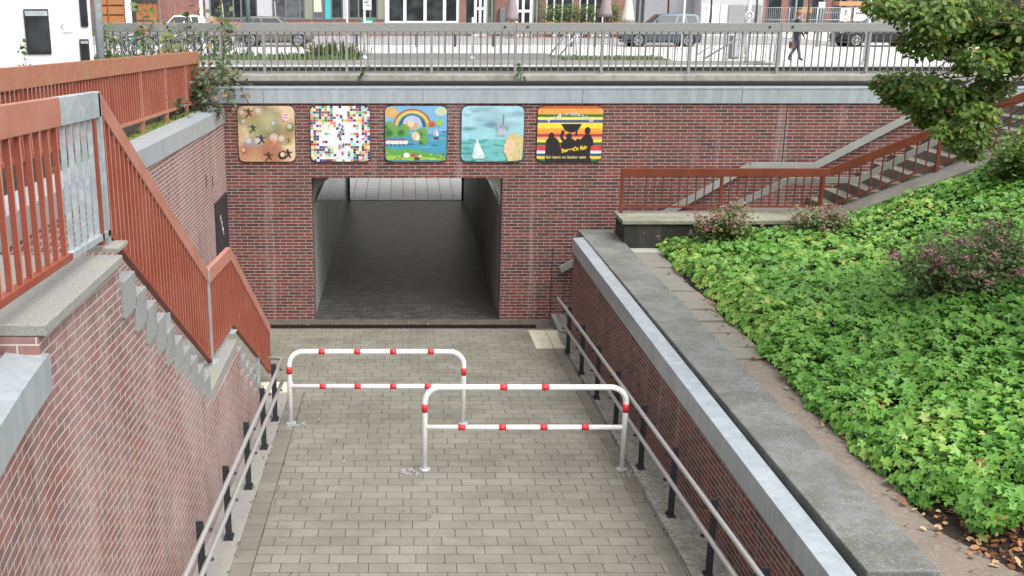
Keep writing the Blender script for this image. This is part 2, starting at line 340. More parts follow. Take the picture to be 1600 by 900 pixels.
        o = bpy.data.objects.new(name, me); COL.objects.link(o)
        if parent is not None: o.parent = parent
        if bevel:
            b = o.modifiers.new('bevel', 'BEVEL'); b.width = bevel; b.segments = 2; b.limit_method = 'ANGLE'; b.angle_limit = math.radians(40)
        return o
def tag(o, label=None, cat=None, group=None, kind=None):
    if label: o['label'] = label
    if cat: o['category'] = cat
    if group: o['group'] = group
    if kind: o['kind'] = kind
    return o
def thing(name, label, cat, loc=(0, 0, 0), group=None):
    o = bpy.data.objects.new(name, None); o.empty_display_size = .2; COL.objects.link(o); o.location = loc
    return tag(o, label, cat, group)
def copy_tree(o, parent=None):
    c = o.copy(); COL.objects.link(c)
    if parent is not None: c.parent = parent
    for ch in list(o.children): copy_tree(ch, c)
    return c
def one(name, label, cat, mb, mats, group=None, kind=None, **kw):
    return tag(mb.build(name, mats, **kw), label, cat, group, kind)
def struct(name, mb, mats, **kw): return tag(mb.build(name, mats, **kw), kind='structure')
def rot_z(mb, c, a):
    ca, sa = math.cos(a), math.sin(a)
    mb.v = [(c[0] + (x - c[0]) * ca - (y - c[1]) * sa, c[1] + (x - c[0]) * sa + (y - c[1]) * ca, z) for x, y, z in mb.v]; return mb
# ------------------------------------------------------------------ foliage
LEAF = np.array([(0, 0, 0), (.28, .3, .05), (.25, .7, .04), (0, 1, -.06), (-.25, .7, .04), (-.28, .3, .05)], float)
LEAF_F = [(0, 1, 2, 3), (0, 3, 4, 5)]
def lobed():
    v = [(0, 0, 0)]
    n = 5
    for k in range(2 * n + 1):
        a = -PI * .86 + 2 * PI * .86 * k / (2 * n)
        r = 1.0 if k % 2 else .6
        r *= .9 + .1 * math.cos(a)
        v.append((r * math.sin(a) * .52, r * math.cos(a) * .52, .10 * (1 if k % 2 == 0 else -.25)))
    f = [(0, i, i + 1) for i in range(1, 2 * n + 1)]
    return np.array(v), f
LOB, LOB_F = lobed()
def leaves(name, mat, P, N, S, T, tmpl=LEAF, faces=LEAF_F, spin=None, parent=None, extra=None):
    """P points, N normals, S sizes, T tone 0..1 (arrays)"""
    P = np.asarray(P, float); n = len(P); N = np.asarray(N, float); N /= np.linalg.norm(N, axis=1)[:, None] + 1e-9
    r = RNG.normal(size=(n, 3)) if spin is None else np.asarray(spin, float)
    Y = r - N * (r * N).sum(1)[:, None]; Y /= np.linalg.norm(Y, axis=1)[:, None] + 1e-9
    X = np.cross(Y, N)
    S = np.asarray(S, float)[:, None, None]
    V = P[:, None, :] + S * (tmpl[None, :, 0:1] * X[:, None, :] + tmpl[None, :, 1:2] * Y[:, None, :] + tmpl[None, :, 2:3] * N[:, None, :])
    k = len(tmpl); V = V.reshape(-1, 3)
    o0 = np.zeros(3); p = parent
    while p is not None: o0 += np.array(p.location); p = p.parent
    V = V - o0
    fl = [len(f) for f in faces]; idx = np.concatenate([np.array(f) for f in faces])
    tot = len(idx); allidx = (idx[None, :] + (np.arange(n) * k)[:, None]).reshape(-1)
    lt = np.tile(np.array(fl), n); ls = np.concatenate([[0], np.cumsum(lt)[:-1]])
    me = bpy.data.meshes.new(name)
    me.vertices.add(len(V)); me.vertices.foreach_set('co', V.astype(np.float32).ravel())
    me.loops.add(len(allidx)); me.loops.foreach_set('vertex_index', allidx.astype(np.int32))
    me.polygons.add(len(lt)); me.polygons.foreach_set('loop_start', ls.astype(np.int32))
    me.update(calc_edges=True)
    at = me.attributes.new('tone', 'FLOAT', 'FACE'); at.data.foreach_set('value', np.repeat(np.asarray(T, np.float32), len(faces)))
    me.materials.append(M[mat]); me.validate()
    o = bpy.data.objects.new(name, me); COL.objects.link(o)
    if parent is not None: o.parent = parent
    return o
def clump_points(c, rad, n, shell=.35):
    d = RNG.normal(size=(n, 3)); d /= np.linalg.norm(d, axis=1)[:, None]
    r = (shell + (1 - shell) * RNG.random(n)) ** .6
    return np.array(c) + d * r[:, None] * np.array(rad), d
# ================================================================== SETTING: ramp, tunnel, banks
def rz(y): return -.05 * y if y < 0 else 0.0
def strip(mb, x0, x1, y0, y1, dz=0., seg=1, th=.25):
    for i in range(seg):
        a = y0 + (y1 - y0) * i / seg; b = y0 + (y1 - y0) * (i + 1) / seg
        xa0, xb0 = (x0(a), x0(b)) if callable(x0) else (x0, x0); xa1, xb1 = (x1(a), x1(b)) if callable(x1) else (x1, x1)
        za, zb = rz(a) + dz, rz(b) + dz
        mb.hexa([(xa0, a, za - th), (xa1, a, za - th), (xb1, b, zb - th), (xb0, b, zb - th)], [(xa0, a, za), (xa1, a, za), (xb1, b, zb), (xb0, b, zb)])
    return mb
def rwall(y): return 3.13 - .018 * (y + 1.1)
LW = [(-4.4, -2.03), (-5, -2.035), (-8, -2.075), (-12, -2.125), (-13.0, -2.142), (-13.5, -2.15), (-13.9, -2.145), (-14.43, -2.1), (-15.06, -2.022), (-15.6, -1.935), (-16.2, -1.82), (-17, -1.64)]
def lwall(y):
    if y >= LW[0][0]: return LW[0][1]
    for (a, xa), (b, xb) in zip(LW, LW[1:]):
        if b <= y <= a: return xa + (xb - xa) * (a - y) / (a - b)
    return LW[-1][1]
struct('ramp_paving', strip(MB(), -1.53, 2.70, -17, -.72), 'pave')
e = MB(); strip(e, -1.755, -1.532, -17, -4.6); strip(e, 2.702, 2.885, -17, -.72); struct('ramp_edge_course', e, 'pave_edge')
e = MB(); strip(e, -3.36, -1.532, -4.598, -.72); struct('stair_foot_paving', e, 'pave')
e = MB(); strip(e, -3.36, 3.12, -.46, -.002); strip(e, 2.56, 3.12, -.718, -.462); strip(e, -3.36, -2.67, -.718, -.462); struct('mouth_paving', e, 'mouth')
e = MB()
strip(e, lambda y: lwall(y) - .02, -1.757, -17, -4.65, .012, 24); struct('left_ramp_kerb', e, 'granite')
e = MB()
strip(e, 2.887, lambda y: 3.0 + .012 * (-y), -17, -1.15, .022, 14); strip(e, lambda y: 3.002 + .012 * (-y), lambda y: rwall(y) + .02, -17, -1.15, .006, 14); struct('right_ramp_kerb', e, 'kerb')
# tunnel floor, far ramp
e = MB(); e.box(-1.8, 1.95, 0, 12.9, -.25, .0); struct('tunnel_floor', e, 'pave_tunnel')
e = MB(); e.hexa([(-8, 12.9, -.3), (12.6, 12.9, -.3), (12.6, 18.2, -.1), (-8, 18.2, -.1)], [(-8, 12.9, .012), (12.6, 12.9, .012), (12.6, 18.2, .28), (-8, 18.2, .28)]); struct('far_ramp_paving', e, 'pave_far')
# drain
d = thing('drain_channel', 'long dark slotted iron drain across the ramp at the tunnel mouth', 'drain', (-.05, -.59, .03))
e = MB(); e.box(-2.668, 2.558, -.716, -.462, -.2, .0)
e.build('channel', 'black', d)
e = MB()
x = -2.66
while x < 2.55: e.box(x, x + .022, -.7, -.478, .003, .03); x += .055
for y in (-.712, -.478): e.box(-2.667, 2.557, y, y + .014, .002, .034)
e.box(-2.667, 2.557, -.6, -.585, .002, .029)
e.build('grate', 'iron', d)
# tactile plates
def tactile(x0, x1, y0, y1, lab, nx):
    t = thing('tactile_paving', lab, 'paving slab', ((x0 + x1) / 2, (y0 + y1) / 2, rz(y0)))
    for i in range(nx):
        e = MB(); a = x0 + (x1 - x0) * i / nx + .004; b = x0 + (x1 - x0) * (i + 1) / nx - .004
        strip(e, a, b, y0, y1, .006, 1, .02)
        k = a + .03
        while k < b - .02:
            strip(e, k, k + .022, y0 + .02, y1 - .02, .011, 1, .006); k += .05
        e.build('tile', 'tactile', t)
tactile(2.37, 2.695, -2.12, -.86, 'cream ribbed tactile paving at the foot of the right handrail', 1)
for o in [o for o in COL.objects if o.name.startswith('tactile_paving')]: pass
tactile_w = thing('tactile_paving', 'narrow cream ribbed tactile tile beside the foot of the left stairs', 'paving slab', (-1.85, -4.9, .25))
e = MB(); strip(e, -2.35, -1.76, -4.62, -4.1, .006, 1, .02)
k = -2.32
while k < -1.8: strip(e, k, k + .022, -4.6, -4.12, .011, 1, .006); k += .05
e.build('tile', 'tactile', tactile_w)
e = MB(); strip(e, 2.703, 2.99, -2.12, -.86, .006, 1, .02)
k = 2.72
while k < 2.96: strip(e, k, k + .022, -2.1, -.88, .011, 1, .006); k += .05
t0 = [o for o in COL.objects if o.name == 'tactile_paving'][0]
e.build('tile', 'tactile', t0)
# ------------------------------------------------------------------ underpass front wall
XL, XR, XO0, XO1, ZO, ZB, ZC = -3.38, 17.0, -1.75, 1.90, 2.825, 4.232, 4.522
w = thing('underpass_wall', 'long dark red brick wall with the tunnel opening and a zinc coping', 'wall', (0, 0, 0))
e = MB()
e.box(XL - .3, XO0, 0, .38, -.3, ZB); e.box(XO1, XR, 0, .38, -.3, ZB); e.box(XO0, XO1, 0, .38, ZO, ZB)
e.build('brickwork', 'brick', w)
e = MB(); e.box(XL - .3, XR, -.035, .34, ZB + .004, ZC - .02); e.hexa([(XL - .3, -.045, ZC - .02), (XR, -.045, ZC - .02), (XR, .36, ZC - .02), (XL - .3, .36, ZC - .02)], [(XL - .3, -.045, ZC), (XR, -.045, ZC), (XR, .36, ZC + .004), (XL - .3, .36, ZC + .004)])
cp = e.build('coping', 'zinc', w)
e = MB()
x = -2.6
while x < 16: e.box(x, x + .008, -.05, .35, ZB + .002, ZC + .006); x += 2.98
e.build('seam', 'galv', cp)
e = MB(); e.box(7.2, 7.215, -.004, .1, 2.3, ZB - .01); e.box(2.9, 2.912, -.004, .1, .05, 1.45); e.build('expansion_joint', 'black', w)
# tunnel lining
t = thing('pedestrian_tunnel', 'low concrete pedestrian tunnel with rounded upper corners behind the brick opening', 'tunnel', (0, 0, 0))
HR = .56
def haunch(side):
    e = MB(); xw = -1.752 if side < 0 else 1.902
    pts = [(xw, ZO + .02)]
    for k in range(11):
        a = PI / 2 * k / 10
        pts.append((xw - side * (HR - HR * math.sin(a)) , ZO + .005 - (HR - HR * math.cos(a)) * 1.12))
    # corner fill between the wall, the soffit and the arc
    pts = [(xw, ZO + .02), (xw - side * HR, ZO + .02)] + [(xw - side * (HR - HR * math.sin(PI / 2 * k / 10)), ZO - (HR - HR * math.cos(PI / 2 * k / 10)) * 1.12) for k in range(11)]
    if side > 0: pts = pts[::-1]
    e.prism([(p[0], .384, p[1]) for p in pts], (0, 12.5, 0)); return e
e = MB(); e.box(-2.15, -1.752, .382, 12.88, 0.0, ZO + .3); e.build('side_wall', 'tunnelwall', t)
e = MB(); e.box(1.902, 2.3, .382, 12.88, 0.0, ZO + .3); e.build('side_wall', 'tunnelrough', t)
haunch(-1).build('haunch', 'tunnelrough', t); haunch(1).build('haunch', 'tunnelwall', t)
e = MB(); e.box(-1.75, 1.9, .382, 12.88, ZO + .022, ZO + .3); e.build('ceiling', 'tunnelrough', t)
for a, b in ((-1.748, -1.68), (1.84, 1.898)): e = MB(); e.box(a, b, 12.78, 12.9, .0, ZO); e.build('end_post', 'anthracite', t)
e = MB(); e.box(-1.68, 1.84, 12.8, 12.9, .002, .014); e.build('threshold', 'galv', t)
# far light well walls
e = MB(); e.box(-8.3, -8, 12.97, 18.5, -.3, 4.005); e.box(12.6, 12.9, 12.97, 18.5, -.3, 4.005); e.box(-7.998, 12.598, 18.2, 18.5, -.3, 4.005)
e.box(-7.998, -2.152, 12.88, 13.1, -.3, 3.79); e.box(2.302, 12.598, 12.88, 13.1, -.3, 3.79); e.box(-2.15, 2.3, 12.885, 13.1, ZO + .31, 3.79)
one('retaining_wall', 'pale retaining walls round the far ramp seen through the tunnel', 'wall', e, 'concrete')
# ------------------------------------------------------------------ bridge deck + edge beams + railing
e = MB(); e.box(-30, 40, 1.25, 12.6, 3.4, 4.0); struct('bridge_deck', e, 'deck')
e = MB(); e.box(-3.68, 17, .39, .798, 4.0, 4.592); struct('gap_shade_block', e, 'black')  # solid block; the shade of the gap is put in as black colour
e = MB(); e.box(-9, 17, .8, 1.25, 3.9, 4.705)
one('edge_beam', 'weathered concrete edge beam carrying the grey bridge railing', 'beam', e, 'concrete', bevel=.015)
e = MB(); e.box(-30, 40, 12.55, 12.95, 3.8, 4.14); e.cur = 1; e.box(-30, 40, 12.53, 12.97, 4.142, 4.18)
one('far_edge_beam', 'low dark concrete edge beam with pale top along the far side of the bridge', 'beam', e, ['black_concrete', 'render_pale'])
PB = [-7.5, -5.9, -4.32, -2.70, -1.10, .55, 2.18, 3.86, 5.56, 7.28, 9.02, 10.8, 12.6]
rb = thing('bridge_railing', 'long grey steel bridge railing with broad top plate, the nearer one, above the murals', 'railing', (3, .98, 4.705))
YR = .98
for i, x in enumerate(PB):
    e = MB(); e.vbar(x, YR, 4.71, 5.505, .05, .08); e.box(x - .08, x + .08, YR - .07, YR + .07, 4.706, 4.722)
    e.build('post', 'railgrey', rb)
for (a, b) in ((0, 2), (2, 6), (6, 9), (9, 12)):
    e = MB(); e.box(PB[a] + .002, PB[b] - .002, YR - .05, YR + .05, 5.508, 5.675); h = e.build('top_plate', 'railgrey', rb, bevel=.006)
    for s in (.22, -.22):
        x = PB[b] - abs(s) if s > 0 else PB[a] + .22
        e = MB(); e.disc((x, YR - .056, 5.6), .022, (0, -1, 0), 10, .012); e.build('bolt', 'trim', h)
for a, b in zip(PB, PB[1:]):
    e = MB(); n = round((b - a) / .1385)
    for k in range(1, n): e.vbar(a + (b - a) * k / n, YR, 4.765, 5.507, .021, .022)
    e.box(a + .026, b - .026, YR - .018, YR + .018, 4.74, 4.764)
    e.build('baluster_panel', 'bargrey', rb)
fr = thing('bridge_railing', 'far grey railing of the bridge, seen through the bars of the nearer one', 'railing', (-3, 12.75, 4.18))
fx = [11.45 - 1.7 * i for i in range(15)][::-1]
for a in fx:
    e = MB(); e.vbar(a, 12.75, 4.181, 5.1, .05, .07); e.build('post', 'railgrey', fr)
for a, b in zip(fx, fx[1:]):
    e = MB()
    for i in range(1, 12): e.vbar(a + (b - a) * i / 12, 12.75, 4.262, 5.098, .018, .02)
    e.box(a + .026, b - .026, 12.735, 12.765, 4.235, 4.26); e.build('baluster_panel', 'railgrey', fr)
    e = MB(); e.box(a + .001, b - .001, 12.7, 12.8, 5.102, 5.25); e.build('top_plate', 'railgrey', fr)
# ------------------------------------------------------------------ painted panels
PANELS = [(-3.12, -2.033), (-1.752, -.621), (-.348, .828), (1.092, 2.277), (2.52, 3.762)]
def rrect(x0, x1, z0, z1, r, n=6):
    pts = []
    for cx, cz, a0 in ((x1 - r, z0 + r, -PI / 2), (x1 - r, z1 - r, 0), (x0 + r, z1 - r, PI / 2), (x0 + r, z0 + r, PI)):
        for k in range(n + 1):
            a = a0 + PI / 2 * k / n; pts.append((cx + r * math.cos(a), cz + r * math.sin(a)))
    return pts
class Art:
    """flat shapes painted on a board: local u (0..1 across), v (0..1 up); each later shape lies .4 mm proud"""
    def __init__(s, x0, x1, z0, z1, y): s.b = (x0, x1, z0, z1); s.y = y; s.mb = MB(); s.mats = []; s.k = 0; s.w = x1 - x0; s.h = z1 - z0
    def col(s, c):
        key = 'art_%02x%02x%02x' % tuple(int(v) for v in c)
        if key not in M: M[key] = simple(key, tuple(.008 + v * .9 for v in srgb(*c)), .45, 0, [(9, tuple(min(1, v * 1.25 + .02) for v in srgb(*c)), .45, .75, .5)])
        if key not in s.mats: s.mats.append(key)
        s.mb.cur = s.mats.index(key)
    def P(s, u, v): return (s.b[0] + u * s.w, s.y - .00006 * s.k, s.b[2] + v * s.h)
    def clip(s, pts):
        r = .1
        out = []
        for u, v in pts:
            u = min(max(u, 0.004), .996); v = min(max(v, 0.004), .996)
            for cu, cv in ((r, r), (1 - r, r), (r, 1 - r), (1 - r, 1 - r)):
                if (u < r if cu == r else u > 1 - r) and (v < r if cv == r else v > 1 - r):
                    d = math.hypot(u - cu, v - cv)
                    if d > r * .97: u = cu + (u - cu) * r * .97 / d; v = cv + (v - cv) * r * .97 / d
            out.append((u, v))
        return out
    def glaze(s, c, a):
        """thin transparent paint"""
        key = 'glaze_%02x%02x%02x_%d' % (*[int(v) for v in c], int(a * 100))
        if key not in M:
            t = NT(key); t.base(tuple(v * .9 for v in srgb(*c))); t.rough(.5); tr = t.n.new('ShaderNodeBsdfTransparent'); mx = t.n.new('ShaderNodeMixShader'); mx.inputs[0].default_value = a
            t.l.new(tr.outputs[0], mx.inputs[1]); t.l.new(t.bs.outputs[0], mx.inputs[2]); t.l.new(mx.outputs[0], t.out.inputs[0]); M[key] = t.m
        if key not in s.mats: s.mats.append(key)
        s.mb.cur = s.mats.index(key)
    def soft(s, u, v, r, c, a=.22, n=4, q=1.0):
        for i in range(n):
            k = 1 - i / n; s.k += 1; s.glaze(c, a); s.mb.poly([s.P(*p) for p in s.clip([(u + r * k * math.cos(2 * PI * j / 16), v + r * q * k * math.sin(2 * PI * j / 16)) for j in range(16)])])
    def poly(s, pts, c):
        s.k += 1; s.col(c); s.mb.poly([s.P(*p) for p in s.clip(pts)])
    def ell(s, u, v, a, b, c, n=14, rot=0):
        s.poly([(u + a * math.cos(2 * PI * k / n) * math.cos(rot) - b * math.sin(2 * PI * k / n) * math.sin(rot), v + a * math.cos(2 * PI * k / n) * math.sin(rot) + b * math.sin(2 * PI * k / n) * math.cos(rot)) for k in range(n)], c)
    def rect(s, u0, u1, v0, v1, c):
        n = 10
        s.poly([(u0 + (u1 - u0) * k / n, v0) for k in range(n + 1)] + [(u1, v0 + (v1 - v0) * k / n) for k in range(1, n + 1)] + [(u1 + (u0 - u1) * k / n, v1) for k in range(1, n + 1)] + [(u0, v1 + (v0 - v1) * k / n) for k in range(1, n)], c)
    def line(s, pts, w, c):
        for (a, b), (c2, d) in zip(pts, pts[1:]):
            L = math.hypot(c2 - a, d - b) or 1; nx, ny = -(d - b) / L * w / 2, (c2 - a) / L * w / 2
            s.poly([(a - nx, b - ny), (c2 - nx, d - ny), (c2 + nx, d + ny), (a + nx, b + ny)], c)
    def blob(s, u, v, r, c, seed=0):
        rr = random.Random(seed); s.poly([(u + r * rr.uniform(.75, 1.15) * math.cos(2 * PI * k / 16), v + r * rr.uniform(.75, 1.15) * math.sin(2 * PI * k / 16)) for k in range(16)], c)
    def text(s, txt, u, v, size, c, rot=0, bold=0.):
        cu = bpy.data.curves.new('lettering', 'FONT'); cu.body = txt; cu.size = size; cu.offset = bold
        ob = bpy.data.objects.new('lettering', cu); COL.objects.link(ob)
        bpy.context.view_layer.update()
        me = bpy.data.meshes.new_from_object(ob.evaluated_get(bpy.context.evaluated_depsgraph_get()))
        bpy.data.objects.remove(ob)
        s.k += 2; s.col(c); b0 = len(s.mb.v); o = s.P(u, v)
        for q in me.vertices:
            x, z = q.co.x, q.co.y
            s.mb.v.append((o[0] + x * math.cos(rot) - z * math.sin(rot), o[1], o[2] + x * math.sin(rot) + z * math.cos(rot)))
        for p in me.polygons: s.mb.face([b0 + i for i in p.vertices])
        bpy.data.meshes.remove(me)
def fig(A, u, v, h, c, k=0):   # small painted dancing figure
    A.ell(u, v + h * .85, h * .13, h * .14, c, 8); A.line([(u, v + h * .75), (u + .02 * k, v + h * .35)], h * .25, c)
    A.line([(u + .02 * k, v + h * .4), (u - h * .35, v)], h * .12, c); A.line([(u + .02 * k, v + h * .4), (u + h * .35, v + h * .1)], h * .12, c)
    A.line([(u - h * .5, v + h * .8), (u, v + h * .62), (u + h * .5, v + h * .7)], h * .1, c)
def panel_art(i, A):
    rr = random.Random(40 + i)
    if i == 0:
        lt = lambda c: tuple(int(x + (238 - x) * .28) for x in c)
        A.rect(0, 1, 0, 1, (214, 192, 156))
        for _ in range(34):
            u, v = rr.random(), rr.random()
            c = rr.choice([(196, 124, 72), (130, 150, 84), (120, 146, 90), (140, 146, 92), (212, 168, 104), (170, 160, 116), (206, 150, 92), (186, 184, 128), (150, 166, 106)])
            if v < .3: c = rr.choice([(206, 126, 76), (196, 112, 72), (220, 160, 104)])
            A.soft(u, v, rr.uniform(.12, .24), lt(c), .2, 3)
        A.soft(.52, .72, .2, (232, 224, 176), .22, 5); A.soft(.3, .62, .2, (190, 196, 140), .2, 4)
        for u, v, r, c in ((.1, .87, .085, (224, 186, 136)), (.38, .9, .075, (232, 208, 176)), (.11, .72, .05, (226, 190, 164)), (.2, .36, .1, (176, 182, 196)), (.36, .36, .1, (198, 190, 172)), (.64, .68, .07, (156, 180, 160)), (.92, .62, .085, (116, 156, 92)), (.66, .4, .15, (214, 140, 104)), (.78, .4, .1, (198, 182, 146)), (.1, .2, .06, (214, 116, 88))):
            A.soft(u, v, r, c, .4, 3); A.soft(u - r * .2, v + r * .2, r * .55, (246, 240, 226), .4, 3)
        for u, v, h, c in ((.26, .53, .14, (38, 42, 60)), (.4, .32, .17, (36, 44, 72)), (.52, .02, .16, (74, 34, 26)), (.86, .06, .17, (34, 30, 34)), (.62, .28, .15, (206, 140, 120)), (.88, .33, .1, (140, 100, 50)), (.2, .8, .16, (92, 52, 36))): fig(A, u, v, h, c, 1)
        A.poly([(.78, .88), (.9, .86), (.89, .76), (.84, .72), (.77, .78)], (222, 196, 190)); A.line([(.79, .85), (.88, .83)], .015, (190, 60, 60)); A.line([(.79, .8), (.88, .78)], .015, (190, 60, 60))
        A.ell(.76, .12, .065, .07, (30, 26, 24)); A.ell(.77, .13, .04, .045, (214, 200, 180))
    elif i == 1:
        A.rect(0, 1, 0, 1, (226, 228, 232)); n = 21
        pal = [(196, 44, 44), (40, 60, 130), (238, 190, 70), (230, 130, 50), (120, 180, 120), (150, 205, 220), (90, 60, 120), (245, 215, 180), (60, 120, 80), (214, 110, 130), (40, 44, 60), (190, 220, 190)]
        for a in range(n):
            for b in range(n):
                u, v = (a + .03) / n, (b + .03) / n; cu, cv = (a + .5) / n, (b + .5) / n
                cross = .4 < cu < .62 or (.3 < cv < .72 and .14 < cu < .86)
                p = .10 if .42 < cu < .6 else (.36 if cross else (.92 if cv > .7 else .84))
                if rr.random() < p:
                    if (cu < .07 or cu > .93) and (cv < .07 or cv > .93): continue
                    c = rr.choice(pal); A.k = 1; A.poly([(u, v), (u + .94 / n, v), (u + .94 / n, v + .94 / n), (u, v + .94 / n)], c)
        for _ in range(16): fig(A, rr.uniform(.45, .56), rr.uniform(.1, .85), .07, rr.choice([(190, 60, 60), (50, 60, 120), (60, 60, 70)]))
    elif i == 2:
        A.rect(0, 1, 0, 1, (120, 176, 214)); A.ell(.1, .88, .12, .1, (206, 170, 110)); A.ell(.9, .9, .1, .08, (190, 206, 170))
        for k, c in enumerate([(150, 90, 80), (206, 150, 80), (224, 206, 110), (120, 170, 110), (60, 90, 150), (70, 60, 120)]):
            r = .30 - .022 * k; r2 = r - .024
            A.poly([(.44 + r * math.cos(PI * q / 18) * 1.05, .62 + r * 1.1 * math.sin(PI * q / 18)) for q in range(19)] + [(.44 + r2 * math.cos(PI * q / 18) * 1.05, .62 + r2 * 1.1 * math.sin(PI * q / 18)) for q in range(18, -1, -1)], c)
        A.ell(.44, .7, .15, .13, (176, 190, 216)); A.ell(.42, .64, .12, .07, (206, 160, 110)); A.ell(.42, .68, .05, .05, (232, 206, 160))
        A.rect(0, 1, .0, .5, (66, 150, 180))
        for _ in range(22): A.soft(rr.uniform(.35, 1), rr.uniform(.14, .6), rr.uniform(.05, .13), rr.choice([(120, 196, 212), (50, 110, 170), (176, 214, 226)]), .3, 2, .22)
        for u, v, a, b in ((.1, .55, .2, .1), (.3, .56, .16, .09), (.6, .52, .12, .14), (.62, .38, .1, .1), (.05, .66, .1, .1)): A.blob(u, v, max(a, b) * .72, (92, 158, 84), u); A.soft(u + .03, v + .03, max(a, b) * .5, (150, 200, 110), .3, 3); A.soft(u - .04, v - .04, max(a, b) * .4, (50, 120, 70), .25, 3)
        A.rect(.0, .36, .33, .41, (150, 70, 80))
        for k in range(5): A.ell(.05 + k * .07, .35, .045, .035, (226, 220, 216)); A.ell(.03 + k * .07, .3, .01, .02, (60, 50, 50))
        A.poly([(0, .0), (1, .0), (1, .1), (.7, .17), (.4, .24), (.2, .22), (0, .26)], (96, 160, 76)); A.poly([(0, .0), (1, .0), (1, .05), (.5, .1), (0, .12)], (150, 190, 80))
        for _ in range(26): A.ell(rr.uniform(.02, .98), rr.uniform(.02, .16), .022, .012, rr.choice([(70, 130, 60), (176, 200, 96), (120, 110, 60)]))
        A.ell(.35, .12, .05, .045, (226, 224, 224)); A.ell(.46, .12, .04, .04, (170, 90, 60)); A.ell(.52, .06, .05, .03, (90, 60, 40)); A.ell(.57, .1, .03, .03, (206, 190, 160))
        A.rect(.7, .8, .63, .69, (176, 90, 62)); A.poly([(.69, .69), (.81, .69), (.79, .73), (.71, .73)], (206, 96, 66)); A.ell(.87, .7, .06, .06, (140, 196, 84))
        A.poly([(.82, .46), (.82, .62), (.87, .47)], (226, 226, 232)); A.poly([(.8, .47), (.81, .59), (.78, .47)], (206, 206, 216)); A.poly([(.78, .44), (.88, .44), (.86, .41), (.8, .41)], (70, 40, 60)); A.ell(.5, .46, .07, .08, (216, 190, 150)); A.ell(.53, .43, .03, .05, (236, 220, 190))
    elif i == 3:
        A.rect(0, 1, 0, 1, (164, 208, 222)); A.rect(0, 1, .36, .62, (150, 206, 214)); A.rect(0, 1, 0, .4, (110, 190, 192))
        for _ in range(60): A.soft(rr.random(), rr.uniform(.0, .4), rr.uniform(.04, .14), rr.choice([(90, 176, 180), (130, 200, 196), (80, 160, 150), (160, 214, 214)]), .22, 2, .25)
        for _ in range(26): A.soft(rr.random(), rr.uniform(.62, 1), rr.uniform(.08, .2), rr.choice([(190, 222, 230), (150, 204, 224), (206, 230, 234)]), .2, 3, .35)
        A.soft(.12, .6, .14, (110, 164, 166), .25, 3, .3); A.soft(.48, .68, .11, (140, 172, 182), .25, 3, .6); A.soft(.66, .6, .12, (150, 156, 180), .2, 3, .6)
        A.rect(.58, .71, .47, .6, (160, 176, 192)); A.poly([(.55, .6), (.74, .6), (.7, .66), (.59, .66)], (140, 150, 176)); A.rect(.662, .674, .66, .86, (96, 110, 140)); A.rect(.57, .6, .6, .7, (170, 170, 186))
        for k in range(4): A.rect(.58 + k * .035, .6 + k * .035, .48, .56, (196, 186, 196))
        A.poly([(.19, .1), (.25, .42), (.38, .11)], (214, 232, 232)); A.poly([(.18, .1), (.22, .36), (.25, .1)], (190, 220, 222)); A.poly([(.17, .1), (.4, .1), (.36, .06), (.2, .06)], (206, 224, 222))
        A.poly([(.72, .12), (.68, .2), (.7, .24), (.68, .3), (.71, .33), (.72, .4), (.78, .43), (.86, .36), (.84, .1), (.76, .02)], (226, 190, 160))
        A.poly([(.72, .42), (.76, .5), (.86, .52), (.98, .46), (1, .4), (1, .02), (.76, .01), (.78, .16), (.86, .24), (.85, .36), (.8, .4)], (206, 190, 130))
        for k in range(9): A.line([(.8 + k * .02, .46 - .01 * k), (.86 + k * .012, .26), (.8 + k * .02, .03)], .008, (186, 166, 100) if k % 2 else (226, 214, 164))
    else:
        rows = [(190, 90, 56), (230, 160, 70), (230, 160, 70), (60, 116, 46), (226, 222, 110), (58, 84, 146), (244, 214, 60), (244, 214, 60), (236, 160, 66), (230, 150, 60), (180, 44, 66), (232, 160, 110), (244, 214, 60), (30, 104, 66), (206, 60, 74), (206, 60, 74), (226, 226, 220), (52, 84, 140), (244, 206, 60), (30, 110, 66)]
        for k, c in enumerate(rows): A.rect(0, 1, 1 - (k + 1) / 20, 1 - k / 20, c)
        for _ in range(60):
            a = rr.uniform(.15, .85); A.ell(PI * 0 + a, .72 + .14 * math.sin((a - .15) / .7 * PI) + rr.uniform(-.03, .03), .02, .008, rr.choice([(206, 200, 206), (170, 166, 180), (230, 226, 220)]), 8, rr.uniform(0, 3))
        K = (26, 24, 26)
        A.poly([(.36, .68), (.68, .68), (.62, .56), (.52, .52), (.43, .56)], K); A.line([(.4, .56), (.37, .44), (.41, .38)], .045, K); A.line([(.6, .56), (.6, .47)], .03, K)
        A.ell(.22, .47, .045, .055, K); A.poly([(.13, .05), (.14, .38), (.19, .45), (.28, .44), (.34, .37), (.4, .05)], K)
        A.ell(.49, .46, .045, .055, K); A.poly([(.34, .05), (.38, .35), (.45, .42), (.54, .42), (.62, .35), (.66, .05)], K)
        A.ell(.63, .36, .045, .055, K); A.ell(.77, .56, .045, .065, K); A.poly([(.58, .05), (.6, .28), (.68, .42), (.74, .49), (.81, .49), (.86, .4), (.87, .3), (.83, .28), (.82, .05)], K); A.rect(.14, .84, .0, .07, K)
        A.text("Sweet'n fair", .385, .165, .104, (240, 206, 60), .15, .0035)
        A.text('fair kann so lecker sein', .145, .06, .082, (226, 206, 140), 0, .001)
PL = ['brown painted panel with floating bubbles and small dancing figures', 'white mosaic panel of coloured squares with a pale cross', 'painted panel with a rainbow over a blue lake and green banks', 'pale blue painted panel with a sailboat and a blonde head', 'striped panel with black silhouettes carrying a bowl and yellow lettering']
